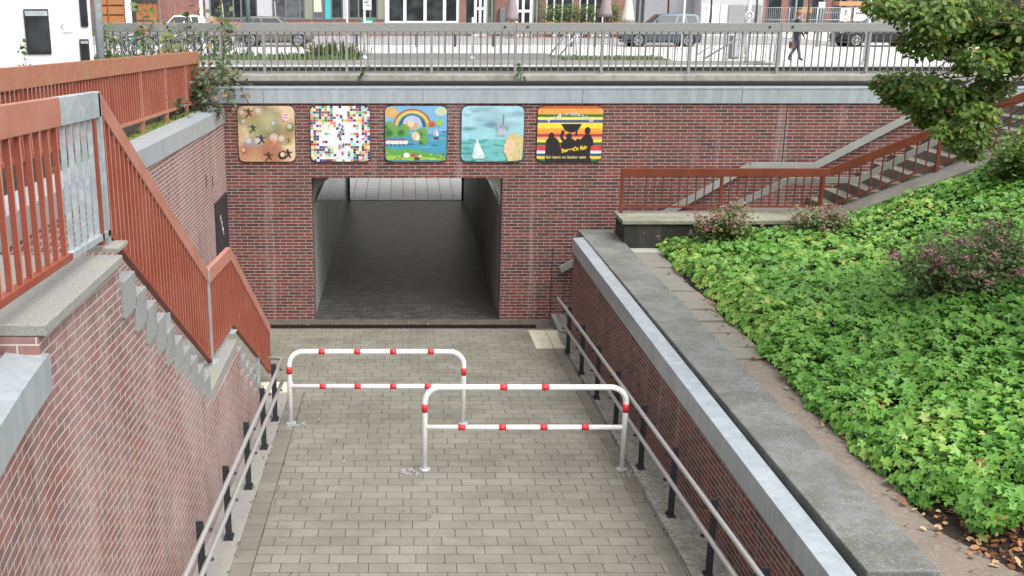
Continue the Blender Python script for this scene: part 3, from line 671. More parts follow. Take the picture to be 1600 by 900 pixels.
for i, (a, b) in enumerate(PANELS):
    z0, z1 = 3.135, 4.195
    t = thing('mural_panel', PL[i] + ', on the brick wall', 'mural', ((a + b) / 2, -.03, z0), 'painted panels above the tunnel')
    r = rrect(a, b, z0, z1, .1)
    e = MB(); e.prism([(p[0], -.006, p[1]) for p in r], (0, -.028, 0)); e.build('board', 'trim', t)
    A = Art(a + .004, b - .004, z0 + .004, z1 - .004, -.0355); panel_art(i, A); A.mb.build('painting', A.mats, t)
# ------------------------------------------------------------------ left retaining wall, zinc coping, door
t = thing('retaining_wall', 'brick retaining wall left of the stairs, with a zinc coping', 'wall', (-3.38, -4, 0))
e = MB(); Y0, Y1 = -.003, -19
zt = lambda y: 4.14 - .018 * y
e.hexa([(-3.7, Y1, -.2), (-3.38, Y1, -.2), (-3.38, Y0, -.2), (-3.7, Y0, -.2)], [(-3.7, Y1, zt(Y1) - .27), (-3.38, Y1, zt(Y1) - .27), (-3.38, Y0, zt(Y0) - .27), (-3.7, Y0, zt(Y0) - .27)])
e.build('brickwork', 'brick_side', t)
e = MB(); Y0 = -.05
e.hexa([(-3.66, Y1, zt(Y1) - .266), (-3.345, Y1, zt(Y1) - .266), (-3.345, Y0, zt(Y0) - .266), (-3.66, Y0, zt(Y0) - .266)], [(-3.68, Y1, zt(Y1) + .03), (-3.345, Y1, zt(Y1)), (-3.345, Y0, zt(Y0)), (-3.68, Y0, zt(Y0) + .03)])
e.build('coping', 'zinc', t)
e = MB(); e.box(-3.384, -3.372, -2.06, -2.03, 3.0, 3.22); e.box(-3.384, -3.372, -1.45, -1.43, 2.9, 3.1); e.build('weep_slot', 'black', t)
t = thing('service_door', 'dark grey metal door with white scribble in the left brick wall', 'door', (-3.37, -.8, 1.4))
e = MB(); e.box(-3.37, -3.352, -1.36, -.26, .85, 2.55); e.build('leaf', 'anthracite', t)
e = MB(); e.box(-3.372, -3.342, -1.40, -1.362, .85, 2.59); e.box(-3.372, -3.342, -.258, -.22, .85, 2.59); e.box(-3.372, -3.342, -1.362, -.258, 2.552, 2.59); e.build('frame', 'anthracite', t)
e = MB(); pts = [(-3.349, -1.0 + .02 * math.sin(k * 1.9) + .012 * k, 2.28 + .06 * math.sin(k * 2.7) - .018 * k) for k in range(22)]
e.tube(pts, .008, 5); e.build('scribble', 'paintwhite', t)
# ground on the left, behind the coping
e = MB(); e.hexa([(-30, -24, 3), (-3.69, -24, 3), (-3.69, .78, 3), (-30, .78, 3)], [(-30, -24, 4.58), (-3.69, -24, 4.58), (-3.69, .78, 4.1), (-30, .78, 4.1)]); struct('left_ground', e, 'soil')
e = MB()
for k in range(60):
    y = -8.5 + 8.3 * k / 60 + random.uniform(-.05, .05); x = -3.70 - random.random() * .25; z = zt(y) - .02
    e.lathe((x, y, z - .03), [(.02, 0), (random.uniform(.1, .2), .01), (random.uniform(.06, .12), random.uniform(.04, .07)), (.01, .075)], 7)
tag(e.build('moss', 'moss'), kind='stuff')
# ------------------------------------------------------------------ stairs on the left
NS1 = [(-12.25 + .3117 * k, 4.266 - .2057 * k) for k in range(11)]
st = thing('staircase', 'long concrete staircase with a landing, running down beside the left brick wall', 'staircase', (-2.7, -8.5, 2))
e = MB(); e.box(-3.34, -2.09, -14.0, -12.252, 4.198, 4.27); e.build('landing_slab', 'granite', st, bevel=.008)
def step(y0, y1, z, xo=-2.098):
    e = MB(); e.box(-3.34, xo, y0 + .002, y1 + .025, z - .29, z); e.build('step', 'riser', st, bevel=.006)
z = 4.266; y = -12.25
for k in range(10):
    z -= .2066; step(y, y + .3117, z); y += .3117
ZL = 1.975
e = MB(); e.box(-3.34, -2.098, y + .03, -7.28, ZL - .14, ZL); e.build('landing_slab', 'granite', st, bevel=.008)
y2 = -7.28; z = ZL
for k in range(7):
    z -= .2095; step(y2, y2 + .318, z); y2 += .318
step(y2, y2 + .318, z - .18)
# brick wall below the stairs, stepped top, curved plan at the near end
t = thing('stair_wall', 'pinkish bloomed brick wall under the left stairs, curving at the near end', 'wall', (-2.2, -9, 1))
segs = [(-17.0, -14.0, 3.84)] + [(-14.0, -12.25, 4.195)]
z = 4.266; y = -12.25
for k in range(10): z -= .2066; segs.append((y, y + .3117, z - .292)); y += .3117
segs.append((y, -7.28, ZL - .142)); y = -7.28; z = ZL
for k in range(7): z -= .2095; segs.append((y, y + .318, z - .292)); y += .318
segs.append((y, y + .318, max(z - .5, .25)))
e = MB(); ulen = 0
def sub(a, b):
    ys = [a] + [q for q, _ in reversed(LW) if a < q < b] + [b]; return list(zip(ys, ys[1:]))
for a, b, zz in segs:
    for p, q in sub(a, b):
        xa, xb = lwall(p) , lwall(q); u0 = ulen; ulen += math.hypot(q - p, xb - xa); za, zb = rz(p) - .15, rz(q) - .15
        if zz < za + .05: continue
        e.poly([(xa, p, za), (xb, q, zb), (xb, q, zz), (xa, p, zz)], [(u0, za), (ulen, zb), (ulen, zz), (u0, zz)])
        e.poly([(xb - .4, q, zb), (xa - .4, p, za), (xa - .4, p, zz), (xb - .4, q, zz)])
        e.poly([(xa, p, zz), (xb, q, zz), (xb - .4, q, zz), (xa - .4, p, zz)])
    e.poly([(lwall(a), a, rz(a) - .15), (lwall(a), a, zz), (lwall(a) - .4, a, zz), (lwall(a) - .4, a, rz(a) - .15)])
    e.poly([(lwall(b), b, rz(b) - .15), (lwall(b) - .4, b, rz(b) - .15), (lwall(b) - .4, b, zz), (lwall(b), b, zz)])
e.build('brickwork', 'brick_pale', t)
e = MB(); n = 26; pr = []
for k in range(n + 1):
    y = -17 + (17 - 13.93) * k / n; x = lwall(y) + .035; pr.append((x, y))
for (xa, a), (xb, b) in zip(pr, pr[1:]):
    e.hexa([(xa - .24, a, 3.84), (xa, a, 3.84), (xb, b, 3.84), (xb - .24, b, 3.84)], [(xa - .24, a, 4.1), (xa, a, 4.07), (xb, b, 4.07), (xb - .24, b, 4.1)])
e.build('coping', 'zinc', t)
e = MB(); e.box(-3.3, -2.35, -19, -14.05, 3.2, 4.2)
one('parapet_block', 'mossy concrete parapet block behind the curved zinc coping at bottom left', 'parapet', e, 'concrete', bevel=.02)
# ------------------------------------------------------------------ red stair railing
XRL = -2.26
def rail_x(y): return -2.27 if y < -8 else -2.27 + (y + 8) * .03
g = thing('stair_railing', 'rust red slatted railing zigzagging down the left stairs, with a galvanised grey patch', 'railing', (-2.26, -9, 4))
def slat(e, x, y, z0, z1, wx, wy, worn_lit):
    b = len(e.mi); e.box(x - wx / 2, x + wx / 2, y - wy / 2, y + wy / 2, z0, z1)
    if worn_lit: e.mi[b + 3] = 1  # only the ramp-side face gets the paler paint, as if catching light
def rsec(y0, zt0, zb0, y1, zt1, zb1, mat, step=.125, bh=.185, sw=.05, skip=(), name='slat_panel', bmat=None):
    """board on top, rail below, flat slats between; heights are tops and bottoms"""
    x0, x1 = rail_x(y0), rail_x(y1)
    e = MB(); n = max(1, int(abs(y1 - y0) / step))
    for k in range(n + 1):
        f = (k + .5) / (n + 1); y = y0 + (y1 - y0) * f; x = x0 + (x1 - x0) * f
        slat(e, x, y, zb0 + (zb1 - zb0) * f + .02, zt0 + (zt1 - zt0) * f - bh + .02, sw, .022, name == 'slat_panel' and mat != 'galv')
    p = e.build(name, [mat, 'edge_worn_lit'], g)
    e = MB(); h = .045
    e.hexa([(x0 - .03, y0, zb0), (x0 + .03, y0, zb0), (x1 + .03, y1, zb1), (x1 - .03, y1, zb1)], [(x0 - .03, y0, zb0 + h), (x0 + .03, y0, zb0 + h), (x1 + .03, y1, zb1 + h), (x1 - .03, y1, zb1 + h)]) if y1 > y0 else None
    e.build('bottom_rail', mat, g)
    e = MB(); e.hexa([(x0 - .03, y0, zt0 - bh), (x0 + .03, y0, zt0 - bh), (x1 + .03, y1, zt1 - bh), (x1 - .03, y1, zt1 - bh)], [(x0 - .03, y0, zt0), (x0 + .03, y0, zt0), (x1 + .03, y1, zt1), (x1 - .03, y1, zt1)])
    e.build('top_board', bmat or mat, g, bevel=.006)
    return p
PA, PT, PBm = -12.0, 5.45, 4.36
rsec(-14.6, 5.56, 4.45, -12.93, 5.49, 4.40, 'redpaint', .17, .19, sw=.036, bmat='redpaint_worn')
rsec(-12.928, 5.49, 4.40, PA, PT, PBm, 'galv', .17, .19, sw=.034)
e = MB(); e.vbar(-2.27, -12.18, 4.33, 5.27, .06, .045); e.build('red_slat', 'redpaint', g)['label'] = 'single red slat inside the galvanised patch'
rsec(PA + .002, PT, PBm, -8.2, 3.12, 1.99, 'redpaint', .125, .17, bmat='redpaint_worn')
rsec(-8.1, 3.1, 2.06, -6.82, 3.06, 2.02, 'redpaint', .125, .17, bmat='redpaint_worn')
rsec(-6.818, 3.06, 2.02, -3.9, 1.1, .28, 'redpaint', .125, .17, bmat='redpaint_worn')
for (y, z0, z1, m) in ((-12.02, 4.275, 5.44, 'galv'), (-8.15, ZL, 3.1, 'galv'), (-7.0, ZL, 2.05, 'galv')):
    e = MB(); e.vbar(rail_x(y), y, z0, z1, .06, .06); p = e.build('post', m, g)
    e = MB(); e.box(rail_x(y) - .09, rail_x(y) + .09, y - .09, y + .09, z0 + .001, z0 + .014); e.build('base_plate', 'galv', p)
for y, a, b in ((-10.2, 2.9, 3.2), (-5, .6, 1.0)): e = MB(); e.vbar(rail_x(y), y, a, b, .05, .05); e.build('post', 'galv', g)
e = MB(); e.box(-2.42, -2.14, -12.18, -11.9, 4.27, 4.3); e.build('mortar_pad', 'concrete', g)
# ------------------------------------------------------------------ upper red fence
g2 = thing('slat_fence', 'long weathered red slat fence along the top of the left wall', 'fence', (-3.8, -5, 4.2))
XF = -3.79
ft = lambda y: 5.19 - .03 * y; fb = lambda y: 4.27 - .03 * y
ys = [-14.5, -12.5, -10.9, -9.3, -7.7, -6.1, -4.5, -2.9, -1.3, -.1]
for a, b in zip(ys, ys[1:]):
    m = 'redpaint_moss' if b > -6 else 'redpaint'
    e = MB(); n = round((b - a) / .123)
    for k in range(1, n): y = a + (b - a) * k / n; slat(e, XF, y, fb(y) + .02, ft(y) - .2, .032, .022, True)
    e.build('slat_panel', ['redpaint', 'edge_worn_lit'], g2)
    e = MB(); e.hexa([(XF - .025, a, fb(a)), (XF + .025, a, fb(a)), (XF + .025, b, fb(b)), (XF - .025, b, fb(b))], [(XF - .025, a, fb(a) + .045), (XF + .025, a, fb(a) + .045), (XF + .025, b, fb(b) + .045), (XF - .025, b, fb(b) + .045)]); e.build('bottom_rail', m, g2)
    e = MB(); e.hexa([(XF - .03, a + .002, ft(a) - .22), (XF + .03, a + .002, ft(a) - .22), (XF + .03, b, ft(b) - .22), (XF - .03, b, ft(b) - .22)], [(XF - .03, a + .002, ft(a)), (XF + .03, a + .002, ft(a)), (XF + .03, b, ft(b)), (XF - .03, b, ft(b))]); e.build('top_board', 'redpaint_moss', g2, bevel=.006)
    e = MB(); e.vbar(XF, b - .03, 4.1, ft(b) - .22, .055, .05); e.build('post', m, g2)
# ------------------------------------------------------------------ right retaining wall and copings
zc0 = lambda y: 1.635 + .0095 * (y + 1.1)
t = thing('ramp_wall', 'red brick wall along the right of the ramp, under a pale zinc strip', 'wall', (3.2, -8, 0))
e = MB(); a, b = -19, -1.12
e.hexa([(rwall(a), a, -.2), (rwall(a) + .45, a, -.2), (rwall(b) + .45, b, -.2), (rwall(b), b, -.2)], [(rwall(a), a, zc0(a)), (rwall(a) + .45, a, zc0(a)), (rwall(b) + .45, b, zc0(b)), (rwall(b), b, zc0(b))]); e.build('brickwork', 'brick', t)
e = MB()
for k in range(6):
    a = -19 + 3 * k; b = min(a + 2.997, -1.10)
    X = lambda y: rwall(y) - .025
    e.hexa([(X(a), a, zc0(a) + .003), (X(a) + .2, a, zc0(a) + .003), (X(b) + .2, b, zc0(b) + .003), (X(b), b, zc0(b) + .003)], [(X(a), a, zc0(a) + .262), (X(a) + .2, a, zc0(a) + .275), (X(b) + .2, b, zc0(b) + .275), (X(b), b, zc0(b) + .262)])
e.build('zinc_strip', 'zinc', t)
ci = lambda y: 3.3 + .0235 * (-1.1 - y); cxo = lambda y: 3.94 + .018 * (-1.1 - y); ct = lambda y: 1.935 + .0065 * (y + 1.1)
e = MB()
for a, b, dz in ((-19, -15.8, -.03), (-15.78, -12.66, -.03), (-12.64, -.55, 0)):
    e.hexa([(ci(a), a, 1.0), (cxo(a), a, 1.0), (cxo(b), b, 1.0), (ci(b), b, 1.0)], [(ci(a), a, ct(a) + dz), (cxo(a), a, ct(a) + dz), (cxo(b), b, ct(b) + dz), (ci(b), b, ct(b) + dz)])
e.build('stone_coping', 'coping', t, bevel=.012)
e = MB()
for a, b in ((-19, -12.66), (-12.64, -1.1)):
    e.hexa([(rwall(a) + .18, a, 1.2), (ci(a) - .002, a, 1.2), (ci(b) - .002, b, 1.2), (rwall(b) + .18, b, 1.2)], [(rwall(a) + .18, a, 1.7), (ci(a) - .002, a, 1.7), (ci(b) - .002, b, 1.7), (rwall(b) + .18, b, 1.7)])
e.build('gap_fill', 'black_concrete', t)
# ------------------------------------------------------------------ stairs on the right
OUT = [(3.9, -.95), (7.75, -.95), (10.4, -2.1), (13.2, -3.3)]
def outy(x):
    for (a, ya), (b, yb) in zip(OUT, OUT[1:]):
        if x <= b: return ya + (yb - ya) * (x - a) / (b - a)
    return OUT[-1][1]
sr = thing('wall_stairs', 'concrete stairs climbing right along the brick wall, with a sloping concrete edge', 'staircase', (7, -.6, 2.3))
ZM = 2.29
def rstep(x0, x1, z):
    e = MB(); e.hexa([(x0, outy(x0), z - .3), (x1 + .03, outy(x1), z - .3), (x1 + .03, -.004, z - .3), (x0, -.004, z - .3)], [(x0, outy(x0), z), (x1 + .03, outy(x1), z), (x1 + .03, -.004, z), (x0, -.004, z)]); e.build('step', 'concrete_dark', sr, bevel=.006)
e = MB(); e.box(6.4, 7.75, -.948, -.004, ZM - .2, ZM); e.build('landing_slab', 'concrete_dark', sr)
for k in range(12): rstep(7.75 + .3 * k, 8.05 + .3 * k, ZM + .165 * (k + 1))
for k in range(13):
    e = MB(); x1 = 6.4 - .265 * k; e.box(x1 - .295, x1, -.848 if x1 > 3.3 else -1.09, -.004, max(ZM - .168 * (k + 1) - .3, -.1), ZM - .168 * (k + 1)); e.build('step', 'riser', sr)
e = MB()
sx = [7.62, 8.0, 9, 10.4, 11.4, 12.4, 13.2]
sz = lambda x: 2.36 + max(0, x - 7.75) * .55
for a, b in zip(sx, sx[1:]):
    e.hexa([(a, outy(a) - .5, 1.5), (b, outy(b) - .5, 1.5), (b, outy(b) + .02, 1.5), (a, outy(a) + .02, 1.5)], [(a, outy(a) - .5, sz(a) - .03), (b, outy(b) - .5, sz(b) - .03), (b, outy(b) + .02, sz(b)), (a, outy(a) + .02, sz(a))])
e.build('sloping_edge', 'concrete_dark', sr)
t = thing('parapet_wall', 'low sooty concrete parapet under the flat part of the right red railing', 'parapet', (5.5, -1.3, 1.7))
e = MB(); e.box(3.92, 7.6, -1.66, -.862, 1.2, 2.27); e.build('block', 'black_concrete', t, bevel=.01)
e = MB(); e.box(3.88, 7.61, -1.70, -.84, 2.272, 2.345); e.build('cap', 'cap_mossy', t, bevel=.01)
e = MB(); e.box(4.0, 4.6, -1.95, -1.67, 1.5, 1.84); e.build('footing', 'concrete', t, bevel=.01)
# red railing on the right
g3 = thing('red_railing', 'brick red steel railing beside the right stairs, flat then climbing', 'railing', (7, -1, 2.34))
YG = -1.0
P1 = [(3.98, YG, 3.175, 2.46, 2.345), (7.72, YG, 3.165, 2.46, 2.36)]
def rr_(x):
    y = outy(x) - .06
    return (x, y, 3.165 + max(0, x - 7.72) * .55, 2.46 + max(0, x - 7.72) * .55)
stx = [3.98, 5.78, 7.62, 9.3, 11.0, 12.7]
for x in stx:
    _, y, zt_, zb_ = rr_(x); e = MB(); e.vbar(x, y, zb_ - .13, zt_ - .1, .05, .05); e.build('post', 'redpaint_dark', g3)
sec = [3.955, 5.78, 7.72, 9.3, 11.0, 12.7]
for a, b in zip(sec, sec[1:]):
    A_, B_ = rr_(a), rr_(b); e = MB(); n = round((b - a) / .152)
    for k in range(1, n):
        x = a + (b - a) * k / n; _, y, zt_, zb_ = rr_(x); e.vbar(x, y, zb_ + .01, zt_ - .1, .016, .03)
    e.bar((a, A_[1], A_[3]), (b, B_[1], B_[3]), .035, .03); e.build('baluster_panel', 'redpaint_dark', g3)
    e = MB(); e.bar((a, A_[1], A_[2] - .075), (b, B_[1], B_[2] - .075), .06, .15); e.build('top_board', 'redpaint_dark', g3, bevel=.005)
# flat grey handrails on the wall
def handrail(pts, lab, h=.11, brk=()):
    t = thing('flat_handrail', lab, 'handrail', pts[0], 'flat grey handrails of the right stairs')
    e = MB()
    for a, b in zip(pts, pts[1:]): e.bar(a, b, .045, h)
    e.build('rail', 'alu', t)
    e = MB()
    for a in brk: e.bar(a, (a[0], a[1] + .1, a[2] - .02), .03, .03)
    e.build('bracket', 'alu', t)
H1 = [tuple(atY(876, 421, -.1)), tuple(atY(1040, 333, -.1)), tuple(atY(1172, 259, -.1)), tuple(atY(1272, 260, -.1)), tuple(atY(1430, 178, -.1)), tuple(atY(1530, 128, -.1))]
handrail(H1, 'grey flat handrail fixed to the brick wall above the right stairs', .13, [(p[0] + .02, p[1] - .02, p[2]) for p in H1[1:]])
H2 = [tuple(atY(x, y, Y)) for x, y, Y in ((1090, 352, -.78), (1135, 327, -.78), (1232, 282, -.78), (1342, 281, -.8), (1500, 202, -1.3), (1600, 150, -1.75))]
handrail(H2, 'grey flat handrail fixed inside the brick red railing of the right stairs', .11, [])
# ------------------------------------------------------------------ stainless handrails on the ramp
def ramp_rail(xs, side, lab, ypost, y0, y1):
    t = thing('ramp_handrail', lab, 'handrail', (xs(ypost[0]) + side * .1, ypost[0], rz(ypost[0])), 'double handrails along the ramp')
    for y in ypost:
        x = xs(y) + side * .09; z = rz(y) + .02
        e = MB(); e.box(x - .034, x + .034, y - .012, y + .012, z, z + .84); p = e.build('post', 'anthracite', t)
        e = MB(); e.box(x - .05, x + .05, y - .07, y + .07, z, z + .012)
        for q in (-.05, .05): e.lathe((x - side * .03, y + q, z + .012), [(.012, 0), (.012, .02), (.004, .026)], 8)
        e.build('foot_plate', 'anthracite', p)
        e = MB()
        for h in (.78, .47): e.bar((x, y, z + h - .03), (x - side * .09, y, z + h), .012, .04); e.lathe((x - side * .09, y, z + h - .03), [(.03, 0), (.03, .012)], 8)
        e.build('bracket', 'anthracite', p)
    for h, dy in ((.85, 0), (.535, -.04)):
        e = MB(); n = 10; pts = []
        if side < 0 and h > .8: pts += [(xs(y1) - .2, y1 + .0, rz(y1) + h + .02)]
        if side > 0: pts += [(xs(y1) + .0, y1 - .02, rz(y1) + h - .06)] if h > .8 else []
        pts += [(xs(y1 + (y0 - y1) * k / n), y1 + dy + (y0 - y1) * k / n, rz(y1 + (y0 - y1) * k / n) + h) for k in range(n + 1)]
        e.tube(pts, .026, 10); e.build('rail', 'stainless', t)
ramp_rail(lambda y: -1.735 - .014 * (-y - 5.6), -1, 'double stainless handrail on dark posts beside the left stair wall', [-5.9, -7.0, -8.3, -9.65, -11.0, -12.4, -13.8], -14.8, -5.62)
ramp_rail(lambda y: 2.785 + .021 * (-y - 2), 1, 'double stainless handrail on dark posts along the right ramp wall', [-2.45, -3.7, -4.95, -6.25, -7.7, -9.1, -10.5, -11.9, -13.3], -14.6, -1.75)
# ------------------------------------------------------------------ barriers
def barrier(x0, x1, y, lab, z0, H, zm, bands_top, bands_mid, zl, zr):
    t = thing('barrier', lab, 'barrier', ((x0 + x1) / 2, y, rz(y)), 'red and white tube barriers across the ramp')
    r = .036; R = .2; n = 8
    e = MB(); pts = [(x0, y, rz(y) - .05), (x0, y, z0 + H - R)]
    for k in range(1, n + 1): a = PI / 2 * k / n; pts.append((x0 + R - R * math.cos(a), y, z0 + H - R + R * math.sin(a)))
    pts.append((x1 - R, y, z0 + H))
    for k in range(1, n + 1): a = PI / 2 * k / n; pts.append((x1 - R + R * math.sin(a), y, z0 + H - R + R * math.cos(a)))
    pts.append((x1, y, rz(y) - .05)); e.tube(pts, r, 14); e.build('hoop', 'white', t)
    e = MB(); e.tube([(x0 + .02, y, z0 + zm), (x1 - .02, y, z0 + zm)], r * .94, 14); e.build('crossbar', 'white', t)
    def bd(a, b): e = MB(); e.tube([a, b], r + .0025, 14); e.build('red_band', 'tape', t)
    for x in bands_top: bd((x - .045, y, z0 + H), (x + .045, y, z0 + H))
    for x in bands_mid: bd((x - .045, y, z0 + zm), (x + .045, y, z0 + zm))
    for x, z in ((x0, zl), (x1, zr)): bd((x, y, z0 + z - .055), (x, y, z0 + z + .055))
    for x in (x0, x1):
        e = MB(); e.lathe((x, y, rz(y) + .001), [(.075, 0), (.075, .008), (.05, .014)], 14); e.build('foot_plate', 'galv', t)
barrier(.268, 2.765, -7.69, 'front red and white tube barrier standing free in the middle of the ramp', .385, 1.1, .567, (1.24, 1.755), (.73, 1.24, 1.755, 2.27), .83, .83)
barrier(-1.597, .848, -5.993, 'rear red and white tube barrier nearest the left handrail', .3, 1.07, .555, (-1.135, -.64, -.14, .385), (-1.13, -.64, -.14, .345), .8, .78)
e = MB()
for cx, cy in ((.1, -7.78), (2.87, -7.85), (-1.5, -6.05)):
    for _ in range(16):
        x = cx + random.uniform(-.14, .14); y = cy + random.uniform(-.09, .09); z = rz(y) + .001
        s = random.uniform(.022, .035); e.lathe((x, y, z), [(s, 0), (s * .9, .008), (s * .5, .012)], 6)
tag(e.build('cobbles', 'granite'), kind='stuff')
# ================================================================== BANK + PLANTING
from mathutils import noise as MN
def nz(x, y, s=1., o=0.): return MN.noise(Vector((x * s + o, y * s - o, o * .37)))
def bank(x, y):
    w_ = min(1, max(0, (-4 - y) / 4)); zb_ = float(np.interp(x, [4.56, 7.4, 8.6, 10.6, 12, 14], [1.775, 2.07, 2.64, 3.58, 4.05, 4.2]))
    z = (1.775 + max(0, x - 4.56) * .3) * w_ + zb_ * (1 - w_) + .05 * nz(x, y, .8) * min(1, max(0, x - 4.5))
    return min(z, 4.2)
def bank_limit(x): return -1.68 if x < 7.62 else outy(x) - .48
e = MB(); nx, ny = 44, 60; ids = {}
for i in range(nx + 1):
    x = 3.93 + (16 - 3.93) * (i / nx) ** 1.4
    for j in range(ny + 1):
        y0 = bank_limit(x) + .03; y = y0 + (-20 - y0) * j / ny; ids[i, j] = e.vert((x, y, bank(x, y)))
e.cur = 0
for i in range(nx):
    for j in range(ny): e.face([ids[i, j], ids[i, j + 1], ids[i + 1, j + 1], ids[i + 1, j]])
struct('bank_soil', e, 'soil', smooth=True)
# path: sandy strip with broken slabs towards the far end
e = MB(); n = 60; L_, R_ = [], []
for k in range(n + 1):
    y = -1.75 - 17 * k / n; xr = 4.52 + .12 * nz(0, y, .9) + (.3 * max(0, (-y - 11.9)) if y < -11.9 else 0)
    xr = min(xr, 5.2); L_.append(e.vert((cxo(y) + .002, y, 1.80))); R_.append(e.vert((xr, y, 1.795 + max(0, xr - 4.56) * .3)))
for k in range(n): e.face([L_[k], L_[k + 1], R_[k + 1], R_[k]])
struct('sandy_path', e, 'dirtpath')
y = -1.95
k = 0
while y > -7.4:
    w_ = random.uniform(.38, .62); e = MB(); x0 = cxo(y) + .03; x1 = 4.45 + random.uniform(-.05, .12)
    dz = [random.uniform(.0, .035) for _ in range(4)]
    e.hexa([(x0, y - w_, 1.74), (x1, y - w_ + random.uniform(-.05, .05), 1.74), (x1, y, 1.74), (x0, y, 1.74)], [(x0, y - w_, 1.81 + dz[0]), (x1, y - w_ + random.uniform(-.04, .04), 1.81 + dz[1]), (x1 + random.uniform(-.04, .04), y, 1.81 + dz[2]), (x0, y, 1.81 + dz[3])])
    struct('path_slab', e, 'slab', bevel=.01)
    y -= w_ + random.uniform(.015, .04); k += 1
# ---- cranesbill ground cover
def canopy(x, y):
    h = .27 + .10 * nz(x, y, 1.3, 3) + .06 * nz(x, y, 3.1, 9)
    edge = x - (4.55 - .06 * min(1, max(0, (-y - 6) / 3)) + .14 * nz(0, y, 1.1, 5) + .06 * nz(0, y, 4, 2))
    if x < 6.2: edge = min(edge, (y + 11.5 + .1 * nz(x, 0, 2.5, 4)) + max(0, x - 5.6) * 3)
    edge = min(edge, (bank_limit(x) - .02 - y) * 1.0)
    if math.hypot(x - 4.95, (y + 11.95)) < .3: edge = max(edge, .3 - math.hypot(x - 4.95, (y + 11.95)))
    return h, edge
P, N, S, T, SP = [], [], [], [], []
tot = 46000
for _ in range(tot):
    y = -1.6 - 13.4 * random.random(); xm = min(12.5, 4.4 + 1.9 + (y + 13.5) * .56)
    x = 4.4 + (xm - 4.4) * random.random()
    h, ed = canopy(x, y)
    if ed < -.04: continue
    if random.random() > .6 + .5 * nz(x, y, 2.2, 7) + .2: continue
    k = min(1, max(0, (ed + .04) / .28)); hh = h * (.3 + .7 * math.sqrt(k))
    u = random.random() ** .45
    z = bank(x, y) + hh * (.25 + .75 * u)
    sl = nz(x + .1, y, 1.3, 3) - nz(x - .1, y, 1.3, 3)
    P.append((x, y, z)); N.append((random.gauss(-.15 - sl * 1.2 - (1 - k) * .9, .42), random.gauss(-.28, .42), 1.0))
    S.append(random.choice((.06, .08, .1, .12, .13, .145, .16)) * random.uniform(.85, 1.15)); SP.append((random.gauss(0, 1), random.gauss(0, 1), -.4))
    t_ = .47 + .3 * nz(x, y, .7, 1) + .26 * nz(x, y, 2.3, 8) + .25 * (u - .55) + random.gauss(0, .14)
    if x < 5.4 and y > -7 and random.random() < .55 * (1 - (x - 4.5) / .9): t_ = random.uniform(.86, .95)
    q = random.random()
    if q < .008: t_ = random.uniform(.95, 1)
    T.append(min(1, max(0, t_ if q < .008 else min(t_, .95))))
tag(leaves('ground_cover', 'ground_leaf', P, N, S, T, LOB, LOB_F, SP), kind='stuff')
# leaf litter on the soil patch and path edge
P, N, S, T = [], [], [], []
for _ in range(620):
    if random.random() < .8: y = random.gauss(-12.2, .45); x = random.gauss(5.0, .28)
    else: y = random.uniform(-13, -2.2); x = 4.52 + random.gauss(.0, .1)
    if x < cxo(y) + .1: continue
    P.append((x, y, max(1.81, bank(x, y)) + random.uniform(.008, .04))); N.append((random.gauss(0, .4), random.gauss(0, .4), 1)); S.append(random.uniform(.04, .085)); T.append(random.random() ** 1.3)
tag(leaves('leaf_litter', 'litter', P, N, S, T), kind='stuff')
P, N, S, T = [], [], [], []
for _ in range(150):
    r_ = random.random()
    if r_ < .5: y = random.uniform(-12, -.8); x = random.choice([random.gauss(2.9, .06), random.gauss(-1.78, .05)])
    elif r_ < .85: y = random.uniform(-11, -.8); x = random.uniform(-1.6, 2.8)
    else: y = random.uniform(-.6, -.1); x = random.uniform(-3, 2.8)
    P.append((x, y, rz(y) + .03)); N.append((random.gauss(0, .2), random.gauss(0, .2), 1)); S.append(random.uniform(.02, .05)); T.append(random.random())
tag(leaves('ramp_litter', 'litter', P, N, S, T), kind='stuff')
P, N, S, T = [], [], [], []
for _ in range(900):
    y = random.uniform(-14, -.9); side = random.random() < .6
    x = (2.885 + random.gauss(0, .018)) if side else (-1.757 + random.gauss(0, .015))
    if not side and y > -4.8: continue
    if nz(x, y, 1.7, 6) < -.05: continue
    P.append((x, y, rz(y) + random.uniform(.002, .02))); N.append((random.gauss(0, .5), random.gauss(0, .5), 1)); S.append(random.uniform(.012, .035)); T.append(random.uniform(0, .5) if random.random() < .75 else random.uniform(.5, 1))
tag(leaves('kerb_debris', 'debris', P, N, S, T), kind='stuff')
